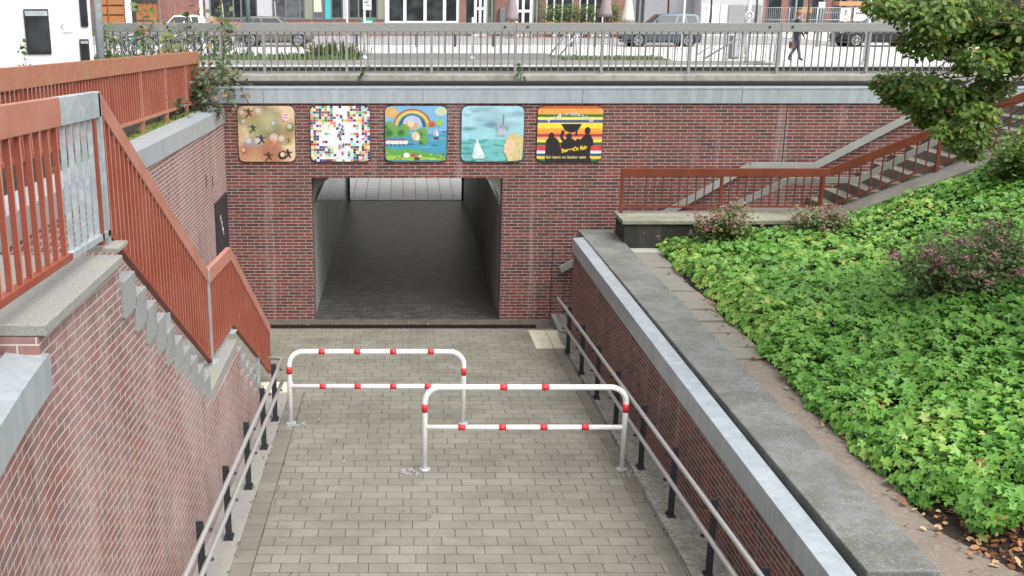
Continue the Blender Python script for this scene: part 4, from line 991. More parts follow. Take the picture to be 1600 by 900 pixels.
# ---- shrubs
def shrub(base, w, h, lab, n=700, nf=260, seed=0, leaf='shrub_leaf', flower=True, tone=(.1, .8), fl_bias=.55, ls=.055):
    global RNG
    RNG = np.random.default_rng(100 + seed); rr = random.Random(seed)
    t = thing('shrub', lab, 'shrub', base)
    e = MB(); tips = []
    for k in range(15):
        a = rr.uniform(0, 2 * PI); r = w * .5 * math.sqrt(rr.random()); tip = Vector((base[0] + r * math.cos(a), base[1] + r * math.sin(a), base[2] + h * (rr.uniform(.72, 1.0) - .3 * (r / (w * .5)) ** 2)))
        b = Vector(base) + Vector((rr.uniform(-.06, .06), rr.uniform(-.06, .06), -.05)); m = b.lerp(tip, .5) + Vector((rr.uniform(-.05, .05), rr.uniform(-.05, .05), .05))
        e.tube([b, m, tip], [.014, .009, .004], 5); tips.append((b, m, tip))
    e.build('stems', 'stem', t)
    P, N, T, S = [], [], [], []
    for k in range(n):
        b, m, tip = rr.choice(tips); f = rr.uniform(.25, 1.02); c = b.lerp(m, f * 2) if f < .5 else m.lerp(tip, f * 2 - 1)
        sp = .12 * w * (.5 + f * .5) + .03
        P.append(c + Vector((rr.gauss(0, sp), rr.gauss(0, sp), rr.gauss(0, sp * .7)))); N.append((rr.gauss(0, .6), rr.gauss(-.25, .6), 1)); S.append(ls * rr.uniform(.7, 1.4)); T.append(min(1, max(0, rr.uniform(*tone) + (f - .6) * .3)))
    leaves('foliage', leaf, P, N, S, T, parent=t)
    if flower:
        P, N, T, S = [], [], [], []
        for b, m, tip in tips:
            for c in range(3):
                cc = tip + Vector((rr.gauss(0, .1 * w), rr.gauss(0, .1 * w), rr.gauss(.0, .05)))
                if rr.random() > fl_bias + .3: continue
                for q in range(nf // 33):
                    P.append(cc + Vector((rr.gauss(0, .028), rr.gauss(0, .028), rr.gauss(0, .018)))); N.append((rr.gauss(0, .7), rr.gauss(-.3, .7), 1)); S.append(rr.uniform(.022, .045)); T.append(rr.random())
        leaves('blossoms', 'shrub_flower', P, N, S, T, parent=t)
    return t
shrub((5.5, -2.3, bank(5.5, -2.3)), .78, .92, 'small pink flowering shrub in front of the sooty parapet, the leftmost', 1500, 1000, 1, tone=(.3, .95), ls=.07)
shrub((7.15, -2.2, bank(7.15, -2.2)), .85, .66, 'small pink flowering shrub low beside the foot of the sloping stair edge', 1200, 800, 2, tone=(.3, .9), ls=.065)
shrub((6.75, -7.3, bank(6.75, -7.3)), 1.4, .95, 'large dark shrub with dull pink flower heads in the middle of the green bank', 2300, 1500, 3, tone=(.1, .8), ls=.065)
shrub((7.55, -7.0, bank(7.55, -7.0)), 1.0, 1.0, 'dark shrub with bare brown stems at the right edge of the bank', 1500, 500, 4, tone=(.0, .5))
shrub((9.9, -3.2, bank(9.9, -3.2) + .1), 1.2, .75, 'round leafy green bush below the upper right stairs', 1900, 0, 5, leaf='tree_leaf', flower=False, tone=(.2, .75), ls=.075)
# ---- tree at the upper right
RNG = np.random.default_rng(5)
tb = Vector((8.6, -9.6, bank(8.6, -9.6) - .1))
tr = thing('tree', 'leafy green tree with a few orange leaves hanging in at the upper right', 'tree', tb)
e = MB(); top = tb + Vector((-.1, .1, 3.6))
e.tube([tb, tb + Vector((.03, 0, .5)), tb + Vector((-.04, .05, 1.8)), top, top + Vector((.1, .2, 2.4))], [.2, .15, .13, .1, .04], 12); e.build('trunk', 'bark', tr)
cl = [(1415, 14, .22), (1460, 28, .28), (1505, 40, .3), (1550, 40, .34), (1595, 40, .36), (1440, 66, .2), (1475, 74, .17), (1530, 92, .24), (1580, 85, .3), (1605, 80, .26), (1550, 138, .2), (1520, 150, .15), (1390, 130, .17), (1425, 135, .22), (1465, 140, .22), (1500, 160, .22), (1528, 182, .19), (1440, 168, .17), (1480, 186, .17), (1400, 152, .12), (1515, 205, .15), (1530, 218, .1), (1446, 190, .07), (1495, 222, .09), (1515, 240, .1), (1475, 205, .1), (1376, 10, .14), (1500, 4, .3), (1440, -14, .25)]
C_ = []
for px, py, r in cl: C_.append((atY(px, py, -9.8 + random.uniform(-.5, .5)), r, int(7200 * r ** 2 + 90)))
for _ in range(120):
    d = Vector((random.gauss(0, 1), random.gauss(0, 1), random.gauss(0, 1))).normalized() * random.uniform(.45, 1)
    c = Vector((8.6, -9.5, 7.4)) + Vector((d.x * 3.2, d.y * 2.6, d.z * 2.2))
    v = c - CAM; zc = v.y * CT - v.z * ST
    if zc < 1: continue
    px = PX + F * v.x / zc; py = PY + F * (-v.y * ST - v.z * CT) / zc
    if py > -75 and (px < 1690 or py > 130): continue
    C_.append((c, random.uniform(.35, .55), 220))
P, N, S, T, SP = [], [], [], [], []
e = MB()
for c, r, n in C_:
    p, d = clump_points(c, (r, r, r * .75), n, .15)
    for q, dd in zip(p, d):
        P.append(q); N.append((dd[0] * .5 + random.gauss(0, .45), dd[1] * .5 - .25 + random.gauss(0, .45), .75 + random.gauss(0, .3))); S.append(random.uniform(.044, .08)); SP.append((dd[0] + random.gauss(0, .6), dd[1] + random.gauss(0, .6), -.6))
        T.append(min(.95, max(0, random.gauss(.52, .22))) if random.random() > .02 else random.uniform(.95, 1))
    a = top + Vector((0, 0, random.uniform(-1.4, 1.2))); m = a.lerp(c, .55) + Vector((0, 0, .25)); e.tube([a, m, c], [.025, .011, .004], 5)
e.build('branches', 'bark', tr)
leaves('foliage', 'tree_leaf', P, N, S, T, LEAF, LEAF_F, SP, parent=tr)
# ---- climbing weeds at the end of the red fence
def weed(base, tipz, lab, n=40, ls=.1, spread=.12, lean=(0, 0), leaf='weed_leaf', name='weed', tone=(.1, .9), seed=0, stems=1, cat='weed', f0=.15):
    rr = random.Random(seed); t = thing(name, lab, cat, base); e = MB(); P, N, S, T = [], [], [], []
    for s_ in range(stems):
        b = Vector(base) + Vector((rr.gauss(0, .05 * stems), rr.gauss(0, .05), -.03)); tip = Vector((base[0] + lean[0] + rr.gauss(0, .07 * stems), base[1] + lean[1] + rr.gauss(0, .05 * stems), base[2] + (tipz - base[2]) * rr.uniform(.75, 1.0) if stems > 1 else tipz))
        m = b.lerp(tip, .5) + Vector((rr.uniform(-.08, .08), rr.uniform(-.05, .05), .05)); e.tube([b, m, tip], [.009, .007, .003], 5)
        for k in range(n // stems):
            f = rr.uniform(f0, 1.03); c = b.lerp(m, f * 2) if f < .5 else m.lerp(tip, f * 2 - 1)
            P.append(c + Vector((rr.gauss(0, spread), rr.gauss(0, spread), rr.gauss(0, spread * .5)))); N.append((rr.gauss(0, .7), rr.gauss(-.5, .6), .8)); S.append(ls * rr.uniform(.6, 1.3)); T.append(rr.uniform(*tone))
    e.build('stem', 'stem', t); leaves('foliage', leaf, P, N, S, T, parent=t); return t
weed(tuple(atY(300, 185, -1.0)), 5.05, 'tangled bramble climbing over the far end of the red fence', 560, .1, .16, (0, .3), 'ivy_leaf', 'bramble', (0, 1), 1, 9, 'bramble', .05)
weed(tuple(atY(330, 160, -.25)), 4.95, 'pale bramble spilling over the corner of the zinc coping', 260, .09, .14, (.05, .1), 'ivy_leaf', 'bramble', (.2, 1), 2, 6, 'bramble', .05)
weed(tuple(atY(268, 186, -2.4)), 4.62, 'dark green weed tuft on the moss below the red fence', 120, .09, .1, (0, .1), 'ivy_leaf', 'weed', (0, .5), 3, 5)
for px, py, pz, lab, n, sd in ((225, 120, 6.02, 'tall weed rising above the red fence to the top of the photo', 70, 11), (300, 105, 5.95, 'tall weed above the white car roof', 70, 12), (352, 118, 5.92, 'tall reddish weed in front of the grey car wheel', 90, 13), (182, 112, 5.55, 'bushy yellowing weed behind the red fence beside the lamp post', 110, 14), (268, 112, 5.5, 'brownish weed behind the red fence below the white car', 110, 15)):
    p = atY(px, py, .62); weed((p.x, .62, 4.1), pz, lab, n, .14, .13, (.12 if px > 320 else .02, 0), 'weed_leaf', 'weed', (.15, 1) if sd != 15 else (.6, 1), sd)
p = atY(45, 100, -3.2); weed((p.x, -3.2, 4.2), atY(45, 72, -3.2).z, 'small leafy sprig in front of the white motorhome', 14, .1, .05, (0, 0), 'weed_leaf', 'weed', (0, .6), 21, f0=.6)
p = atY(555, 122, .76); weed((p.x, .76, 4.45), 4.85, 'small grassy weed on the edge beam left of the middle', 16, .1, .03, (0, 0), 'weed_leaf', 'weed', (.1, .6), 22)
p = atY(806, 122, .76); weed((p.x, .76, 4.45), 4.95, 'small grassy weed on the edge beam by a railing post', 18, .1, .03, (0, 0), 'weed_leaf', 'weed', (.1, .6), 23)
# ================================================================== BEYOND THE BRIDGE
def zg(y): return 4.0 - .15 * min(1, max(0, (y - 20) / 12))
def gnd(px, py):
    z = 4.0
    for _ in range(25): p = atZ(px, py, z); z = .5 * z + .5 * zg(p.y)
    return Vector((p.x, p.y, zg(p.y)))
def zat(py, Y, px=630): return atY(px, py, Y).z
e = MB()
def gs(mb, x0, x1, y0, y1, dz):
    ys = sorted({y0, y1, *[q for q in (20, 26, 32) if y0 < q < y1]})
    for a, b in zip(ys, ys[1:]): mb.poly([(x0, a, zg(a) + dz), (x1, a, zg(a) + dz), (x1, b, zg(b) + dz), (x0, b, zg(b) + dz)])
gs(e, -40, -8.25, 12.96, 18.48, -.012); gs(e, 12.85, 60, 12.96, 18.48, -.012); gs(e, -300, 300, 18.48, 400, -.012)
e.poly([(-300, -60, 3.0), (-30, -60, 3.0), (-30, 18.48, 3.985), (-300, 18.48, 3.985)]); e.poly([(40, -60, 3.9), (300, -60, 3.9), (300, 18.48, 3.985), (40, 18.48, 3.985)]); e.poly([(16, -60, 4.19), (40.2, -60, 4.19), (40.2, 1, 4.0), (16, 1, 4.19)])
struct('plaza', e, 'plaza')
e = MB(); gs(e, gnd(560, 90).x, gnd(880, 90).x, 18.52, 25.5, 0); struct('asphalt_strip', e, 'asphalt')
e = MB(); gs(e, -40, 24, 36.5, 50, 0.004); struct('pavement', e, 'pavement')
def grass(x0, x1, y0, y1, n, h, sd):
    rr = random.Random(sd); e = MB(); gs(e, x0, x1, y0, y1, .004); struct('lawn', e, 'grass')
    P, N, S, T, SP = [], [], [], [], []
    for _ in range(n):
        x, y = rr.uniform(x0, x1), rr.uniform(y0, y1); P.append((x, y, zg(y))); N.append((rr.gauss(0, 1), rr.gauss(0, 1), .2)); SP.append((rr.gauss(0, .35), rr.gauss(0, .35), 1)); S.append(rr.uniform(.4, 1.2) * h * (1.0 + .5 * nz(x, y, .6))); T.append(rr.uniform(.2, .95))
    tm = LEAF * np.array([.35, 1, 1]); tag(leaves('grass', 'hedge_leaf', P, N, S, T, tm, LEAF_F, SP), kind='stuff')
grass(-12, -1.6, 18.55, 22, 2600, .16, 1); grass(gnd(870, 92).x, gnd(1040, 92).x, 18.55, 21.8, 1400, .1, 2)
for px, lab, sd, hh, w_ in ((515, 'tall grassy clump beside the white sign pole', 31, .75, .8), (545, 'dark weedy clump at the foot of the white sign pole', 32, .5, .5)):
    b = gnd(px, 91); rr = random.Random(sd); P, N, S, T, SP = [], [], [], [], []
    for _ in range(230): P.append((b.x + rr.gauss(0, w_ * .55), b.y + .5 + rr.gauss(0, .3), b.z)); N.append((rr.gauss(0, 1), rr.gauss(0, 1), .2)); SP.append((rr.gauss(0, .3), rr.gauss(0, .3), 1)); S.append(hh * rr.uniform(.3, 1.0)); T.append(rr.uniform(.55, 1))
    tag(leaves('grass_clump', 'hedge_leaf', P, N, S, T, LEAF * np.array([.045, 1, 1]), LEAF_F, SP), lab, 'grass', kind='stuff')
# ---- motorhome (its long side faces the ramp, turned so that its right end recedes along the line of sight)
VA = math.radians(18.5); VK = atY(144, 50, -2.0); VU = Vector((-math.cos(VA), -math.sin(VA), 0)); VN = Vector((math.sin(VA), -math.cos(VA), 0))
mv = thing('motorhome', 'white motorhome parked behind the red fence at upper left', 'motorhome', (VK.x, VK.y, 4.35))
def vs_(px, py):
    r = ray(px, py); k = (VK - CAM).dot(VN) / r.dot(VN); p = CAM + r * k; return (p - VK).dot(VU), p.z
def vb(e, s0, s1, d0, d1, z0, z1): e.box(VK.x - s1, VK.x - s0, VK.y + d0, VK.y + d1, z0, z1)
def vdone(e, name, m, par=mv, bevel=0): rot_z(e, VK, VA); return e.build(name, m, par, bevel=bevel)
e = MB(); vb(e, 0, 5.6, 0, 2.25, 4.62, 7.4); vdone(e, 'body', 'carbare', bevel=.06)
def vwin(px0, px1, py0, py1):
    (sa, za), (sb, zb) = vs_(px0, py0), vs_(px1, py1); e = MB(); vb(e, sb, sa, -.035, -.002, zb, za); w_ = vdone(e, 'window', 'trim', bevel=.012); h_ = za - zb
    e = MB(); vb(e, sb + .03, sa - .035, -.042, -.036, zb + .04, za - .04 - h_ * .12); vdone(e, 'pane', 'glass', w_)
    e = MB(); vb(e, sb + .015, sa - .02, -.05, -.036, za - .03 - h_ * .11, za - .03); vdone(e, 'awning_rail', 'galv', w_)
vwin(36, 81, 14, 84); vwin(120, 138.5, -40, 41.5); vwin(123.5, 141.5, 61, 100)
so_, zo_ = vs_(102, 45); e = MB(); X0 = VK.x - so_; Y0_ = VK.y - .006
e.tube([(X0 - .05 + .025 * math.sin(k), Y0_, zo_ + .08 - .011 * k) for k in range(9)], .004, 4); e.tube([(X0 - .04 + .016 * k, Y0_, zo_ - .06 + .02 * math.sin(k * 2.2)) for k in range(10)], .004, 4); vdone(e, 'lettering', 'frame_grey')
e = MB(); vb(e, .03, 5.5, .05, 2.2, 4.5, 4.618); vdone(e, 'skirt', 'frame_grey')
for s_ in (1.1, 4.5):
    for d in (.25, 2.0):
        e = MB(); e.disc((VK.x - s_, VK.y + d, 4.5), .33, (0, 1, 0), 20, .2); wv = vdone(e, 'wheel', 'tyre')
        e = MB(); e.disc((VK.x - s_, VK.y + d - .105, 4.5), .2, (0, 1, 0), 16, .02); vdone(e, 'rim', 'rim', wv)
# ---- cars
def car(name, lab, loc, L, H, paint, facing=1, wagon=True, g='cars parked along the street'):
    t = thing(name, lab, 'car', loc, g)
    X, Y, Z = loc; W = 1.74; h = H; d = facing
    bx = [-.5, -.49, -.46, -.38, -.25, -.1, .08, .2, .3, .4, .46, .49, .5]
    zl = [.30, .27, .24, .2, .2, .2, .2, .2, .2, .22, .26, .3, .36]
    zb = [.55, .75, .86, .9, .9, .89, .88, .86, .82, .76, .69, .6, .5] if not wagon else [.6, .85, .92, .93, .92, .9, .88, .87, .83, .77, .7, .62, .5]
    wd = [.72, .84, .92, .97, 1, 1, 1, 1, .99, .95, .88, .78, .66]
    e = MB(); e.smooth = True; rings = []
    for q, a, b, w_ in zip(bx, zl, zb, wd):
        hw = W / 2 * w_
        sec_ = [(-hw * .9, a), (-hw, a + .12), (-hw * 1.0, (a + b) / 2 + .05), (-hw * .96, b - .04), (-hw * .86, b), (hw * .86, b), (hw * .96, b - .04), (hw, (a + b) / 2 + .05), (hw, a + .12), (hw * .9, a)]
        rings.append([e.vert((X + d * q * L, Y + yy, Z + zz)) for yy, zz in sec_])
    for A, B in zip(rings, rings[1:]):
        for k in range(10): j = (k + 1) % 10; e.face([A[k], A[j], B[j], B[k]])
    e.face(rings[0]); e.face(rings[-1][::-1])
    body = e.build('body', paint, t)
    # greenhouse
    gx = [(-.485, -.4, .07), (-.33, -.3, .1), (-.05, -.03, .1), (.13, .02, .07), (.22, .05, 0)] if wagon else None
    rx0, rx1, r2 = (-.43, -.02, .06) if wagon else (-.32, .02, .08)
    bx0, bx1 = (-.485, .24) if wagon else (-.45, .25)
    zb_ = .89; e = MB(); e.smooth = True
    prof = [(bx0, zb_), (rx0 - .015, h - .10), (rx0 + .04, h - .025), ((rx0 + rx1) / 2, h), (rx1 + .05, h - .03), (bx1, zb_ - .04)]
    def gw(z): return W / 2 * (.93 - .23 * (z - zb_) / (h - zb_))
    Lf = [e.vert((X + d * q * L, Y - gw(z), Z + z)) for q, z in prof]; Rt = [e.vert((X + d * q * L, Y + gw(z), Z + z)) for q, z in prof]
    e.face(Lf); e.face(Rt[::-1])
    for k in range(5): e.face([Lf[k], Rt[k], Rt[k + 1], Lf[k + 1]])
    e.build('cabin', paint, t, bevel=.03)
    for sgn in (-1, 1):
        cuts = [(bx0 + .045, rx0 + .03, bx0 + .16, rx0 + .15), (bx0 + .18, rx0 + .17, (bx0 + bx1) / 2 - .02, (rx0 + rx1) / 2 + .03), ((bx0 + bx1) / 2 + .0, (rx0 + rx1) / 2 + .05, bx1 - .05, rx1 + .045)]
        for a0, a1, b0_, b1_ in cuts:
            e = MB(); zl_, zh_ = zb_ + .03, h - .1
            e.poly([(X + d * q * L, Y + sgn * (gw(z) + .012), Z + z) for q, z in ((a0, zl_), (b0_, zl_), (b1_, zh_), (a1, zh_))]); e.build('side_window', 'carglass', t)
    e = MB(); y_ = .8
    e.poly([(X + d * (bx1 - .012) * L + d * .02, Y - gw(zb_) * y_, Z + zb_ + .02), (X + d * (bx1 - .012) * L + d * .02, Y + gw(zb_) * y_, Z + zb_ + .02), (X + d * (rx1 + .06) * L + d * .025, Y + gw(h) * y_, Z + h - .05), (X + d * (rx1 + .06) * L + d * .025, Y - gw(h) * y_, Z + h - .05)]); e.build('windscreen', 'carglass', t)
    for q in (-.315, .315):
        for sgn in (-1, 1):
            c = (X + d * q * L, Y + sgn * (W / 2 - .1), Z + .315)
            e = MB(); e.disc((c[0], c[1] + sgn * .005, c[2]), .37, (0, sgn, 0), 22, .2); e.build('wheel_arch', 'trim', t)
            e = MB(); e.disc((c[0], c[1] + sgn * .02, c[2]), .315, (0, sgn, 0), 22, .2); wv = e.build('wheel', 'tyre', t)
            e = MB()
            for k in range(9):
                a = 2 * PI * k / 9; e.bar((c[0] + .05 * math.cos(a), c[1] + sgn * .126, c[2] + .05 * math.sin(a)), (c[0] + .2 * math.cos(a), c[1] + sgn * .126, c[2] + .2 * math.sin(a)), .03, .014, (0, 1, 0))
            e.tube([(c[0] + .212 * math.cos(2 * PI * k / 20), c[1] + sgn * .124, c[2] + .212 * math.sin(2 * PI * k / 20)) for k in range(20)], .016, 6, closed=True); e.disc((c[0], c[1] + sgn * .126, c[2]), .06, (0, sgn, 0), 12, .014)
            e.build('rim', 'rim', wv)
    for sgn in (-1, 1):
        e = MB(); e.lathe((X + d * .455 * L, Y + sgn * .6, Z + .6), [(.02, 0), (.11, .03), (.11, .1), (.02, .14)], 12); e.build('headlight', 'frame_white', t)
        e = MB(); e.box(X + d * -.488 * L - .03, X + d * -.488 * L + .03, Y + sgn * .66 - .07, Y + sgn * .66 + .07, Z + .66, Z + .9); e.build('tail_light', 'tape', t)
        e = MB(); e.box(X + d * .13 * L - .06, X + d * .13 * L + .06, Y + sgn * .98 - .08, Y + sgn * .98 + .08, Z + .9, Z + 1.0); e.build('mirror', paint, t, bevel=.02)
    e = MB(); e.box(X - .47 * L, X + .47 * L, Y - W / 2 - .002, Y + W / 2 + .002, Z + .19, Z + .27); e.build('sill', 'trim', t)
    return t
for nm, c in (('car_white', (.75, .76, .77)), ('car_grey', (.13, .13, .115)), ('car_blue', (.06, .09, .115)), ('car_black', (.02, .022, .025))): M[nm] = simple(nm, c, .22, .25 if nm != 'car_white' else 0, spec=.6)
def carat(px0, px1, py, *a, **k):
    p, q = gnd(px0, py), gnd(px1, py); k.setdefault('facing', 1); return car(a[0], a[1], ((p.x + q.x) / 2, p.y + .9, p.z), abs(q.x - p.x), *a[2:], **k)
carat(370, 488, 73, 'parked_car', 'grey estate car behind the railing, nose to the right', 1.47, 'car_grey')
carat(974, 1098, 73, 'parked_car', 'dark blue grey hatchback left of the striped pole, nose to the left', 1.6, 'car_blue', facing=-1)
carat(1312, 1446, 73, 'parked_car', 'black car half hidden by the tree leaves', 1.5, 'car_black', facing=-1)
carat(232, 318, 68, 'parked_car', 'white car behind the bicycles and weeds', 1.48, 'car_white', facing=-1)
# ---- bicycles
def bicycle(c, ang):
    t = thing('bicycle', 'parked bicycle seen through the bridge railing beside the motorhome', 'bicycle', c, 'bicycles parked behind the railing')
    X, Y, Z = c; ca, sa = math.cos(ang), math.sin(ang)
    f = lambda u, z, v=0: (X + u * ca - v * sa, Y + u * sa + v * ca, Z + z)
    for u in (-.52, .52):
        e = MB(); e.tube([f(u + .32 * math.cos(2 * PI * k / 22), .34 + .32 * math.sin(2 * PI * k / 22)) for k in range(22)], .02, 6, closed=True); w_ = e.build('wheel', 'tyre', t)
        e = MB()
        for k in range(7): a = PI * k / 7; e.tube([f(u + .3 * math.cos(a), .34 + .3 * math.sin(a)), f(u - .3 * math.cos(a), .34 - .3 * math.sin(a))], .003, 3)
        e.build('spokes', 'galv', w_)
    e = MB()
    for a, b in (((-.52, .34), (-.1, .3)), ((-.1, .3), (-.22, .85)), ((-.22, .8), (-.52, .34)), ((-.2, .75), (.38, .8)), ((-.1, .3), (.38, .74)), ((.36, .95), (.52, .34))): e.tube([f(*a), f(*b)], .017, 6)
    e.build('frame', random.choice(['fencegreen', 'anthracite', 'signgreen', 'trim']), t)
    e = MB(); e.tube([f(.3, 1.05, -.28), f(.38, 1.04, 0), f(.3, 1.05, .28)], .013, 6); e.build('handlebar', 'galv', t)
    e = MB(); e.hexa([f(-.36, .87, -.08), f(-.1, .87, -.02), f(-.1, .87, .02), f(-.36, .87, .08)], [f(-.36, .92, -.08), f(-.1, .9, -.02), f(-.1, .9, .02), f(-.36, .92, .08)]); e.build('saddle', 'trim', t)
    e = MB(); e.tube([f(-.5, .68, -.06), f(-.16, .7, 0), f(-.5, .68, .06)], .01, 5); e.build('rack', 'galv', t)
for k, px in enumerate((172, 196, 214, 238, 262, 284, 308, 336, 356)):
    p = gnd(px, 90); bicycle((p.x, p.y + .3, p.z), 1.1 + random.uniform(-.5, .25)); p = gnd(px + 9, 82); bicycle((p.x, p.y + .3, p.z), 1.0 + random.uniform(-.6, .25))
# ---- poles, signs, lamps
def pole(px, py, r, top, lab, mat='galv', name='pole', cat='pole', Y=None):
    p = gnd(px, py) if Y is None else Vector((atY(px, py, Y).x, Y, 4.0)); t = thing(name, lab, cat, p); e = MB(); e.tube([p + Vector((0, 0, -.1)), Vector((p.x, p.y, top))], r, 10); e.build('shaft', mat, t)
    e = MB(); e.lathe((p.x, p.y, p.z), [(r * 1.7, 0), (r * 1.7, .1), (r * 1.1, .14)], 10); e.build('foot', mat, t); return t, p
def lamp_head(t, p, top, dx):
    e = MB(); e.tube([(p.x, p.y, top - .02), (p.x + dx * .12, p.y, top + .25), (p.x + dx * .5, p.y, top + .42), (p.x + dx * 1.0, p.y, top + .45)], .04, 8); e.build('arm', 'galv', t)
    e = MB(); e.box(p.x + dx * 1.0 - .3, p.x + dx * 1.0 + .3, p.y - .12, p.y + .12, top + .4, top + .52); e.build('lamp', 'frame_grey', t, bevel=.03)
t, p = pole(158, 90, .082, 9, 'thick galvanised lamp post beside the motorhome', 'galv', 'lamp_post', 'lamp post', Y=.3); lamp_head(t, p, 9, 1)
t, p = pole(1350, 102, .07, 6.15, 'grey lamp post with curved top in front of the black car', 'galv', 'lamp_post', 'lamp post'); lamp_head(t, p, 6.15, 1)
t, p = pole(317, 74, .085, 9, 'pale lamp post right of the white car', 'frame_white', 'lamp_post', 'lamp post'); lamp_head(t, p, 9, -1)
pole(390, 85, .09, 6.8, 'dark green post in front of the grey estate car', 'fencegreen', 'post', 'post')
t, p = pole(1164, 91, .075, 8, 'white pole with a round sign above the grey cabinet', 'frame_white', 'sign_pole', 'sign pole')
e = MB(); c = atY(1171, 24, p.y - .09); e.disc(c, .16, (0, -1, 0), 18, .02); s_ = e.build('round_sign', 'paintwhite', t); e = MB(); e.tube([c + Vector((.1 * math.cos(2 * PI * k / 14), -.016, .1 * math.sin(2 * PI * k / 14))) for k in range(14)], .02, 5, closed=True); e.build('ring', 'frame_grey', s_)
pole(1065, 76, .05, 9, 'slim white pole in front of the dark blue grey hatchback', 'frame_white')
pole(543, 76, .05, 9, 'slim white pole left of the green sign', 'frame_white')
pole(738, 94, .045, 5.5, 'slim pale pole in front of the white double door', 'frame_white')
pole(1239, 60, .05, 9, 'thin grey pole behind the walking woman', 'galv')
t, p = pole(570, 93, .045, 6.6, 'white sign pole with a notice board above the railing', 'frame_white', 'sign_pole', 'sign pole')
a, b = atY(567, -10, p.y - .05), atY(580.5, 15.5, p.y - .05); e = MB(); e.box(a.x, b.x, p.y - .075, p.y - .05, b.z, a.z); s_ = e.build('board', 'paintwhite', t)
e = MB()
for k in range(3): q = atY(571 + 2 * k, 3, p.y - .078); e.tube([q + Vector((.035 * math.cos(2 * PI * i / 8), 0, .045 * math.sin(2 * PI * i / 8))) for i in range(8)], .007, 4, closed=True)
q = atY(572, 9, p.y - .078); e.box(q.x, q.x + .16, q.y, q.y + .002, q.z, q.z + .03); e.build('marks', 'signgreen', s_)
b = gnd(575, 74); t = thing('sign', 'small green sign with a white bar behind the white sign pole', 'sign', (b.x, b.y, b.z)); a0, a1 = atY(565.5, 28.5, b.y), atY(584, 36, b.y)
e = MB(); e.box(a0.x, a1.x, b.y, b.y + .04, a1.z, a0.z); s_ = e.build('board', 'signgreen', t); e = MB(); e.box(a0.x + .1, a1.x - .1, b.y - .005, b.y - .001, a1.z + .03, a1.z + .1); e.build('bar', 'paintwhite', s_); e = MB(); e.tube([(b.x - .2, b.y + .07, b.z), (b.x - .2, b.y + .07, a0.z)], .03, 6); e.build('post', 'galv', t)
for k, (px, lab) in enumerate(((557, 'slim dark bollard beside the tall grass clump'), (651, 'dark bollard below the tall white framed windows'), (711, 'dark bollard left of the white double door'), (771, 'dark bollard right of the white double door'), (892, 'dark bollard between the wooden chairs and the diagonal handrail'), (929, 'dark bollard left of the dark blue grey hatchback'), (1276, 'grey bollard just right of the walking woman'), (1299, 'grey bollard left of the black car'))):
    b = gnd(px, 73); e = MB(); e.lathe(b, [(.075, 0), (.07, .02), (.07, .88), (.06, .93), (.02, .95)], 12); t = one('bollard', lab, 'bollard', e, 'anthracite' if k < 6 else 'frame_grey', 'bollards along the street')
def far_rail(pts, lab, posts=(), r=.032):
    t = thing('stair_handrail', lab, 'handrail', tuple(pts[0])); e = MB(); e.tube(pts, r, 8); e.build('rail', 'galv', t)
    for q in posts: e = MB(); e.tube([q, (q[0], q[1], 3.95)], r * .8, 6); e.build('post', 'galv', t)
q = lambda px, py, Y: tuple(atY(px, py, Y))
far_rail([q(857, 88, 18.5), q(890, 46, 18.5), q(905, 46, 18.6)], 'white diagonal stair handrail left of the hatchback, the nearer of the pair', [q(890, 46, 18.5)])
far_rail([q(872, 90, 19.6), q(902, 52, 19.6)], 'white diagonal stair handrail left of the hatchback, the farther of the pair', [q(902, 52, 19.6)])
far_rail([q(1100, 92, 18.2), q(1168, 51, 18.2), q(1214, 47, 18.2)], 'long white stair handrail passing in front of the grey cabinet', [q(1168, 51, 18.2), q(1213, 47, 18.2)])
far_rail([q(1088, 86, 19.4), q(1140, 55, 19.4), q(1208, 50, 19.4)], 'thin white stair handrail behind the longer one near the cabinet', [q(1140, 55, 19.4), q(1205, 50, 19.4)], .022)
b = gnd(1150, 92); e = MB(); e.box(b.x - .2, b.x + .12, b.y, b.y + .3, b.z, b.z + .95); t = thing('cabinet', 'grey street cabinet at the foot of the white pole with the round sign', 'cabinet', b); e.build('housing', 'frame_grey', t, bevel=.02); e = MB(); e.box(b.x - .17, b.x + .09, b.y - .012, b.y - .002, b.z + .08, b.z + .9); e.build('door', 'galv', t)
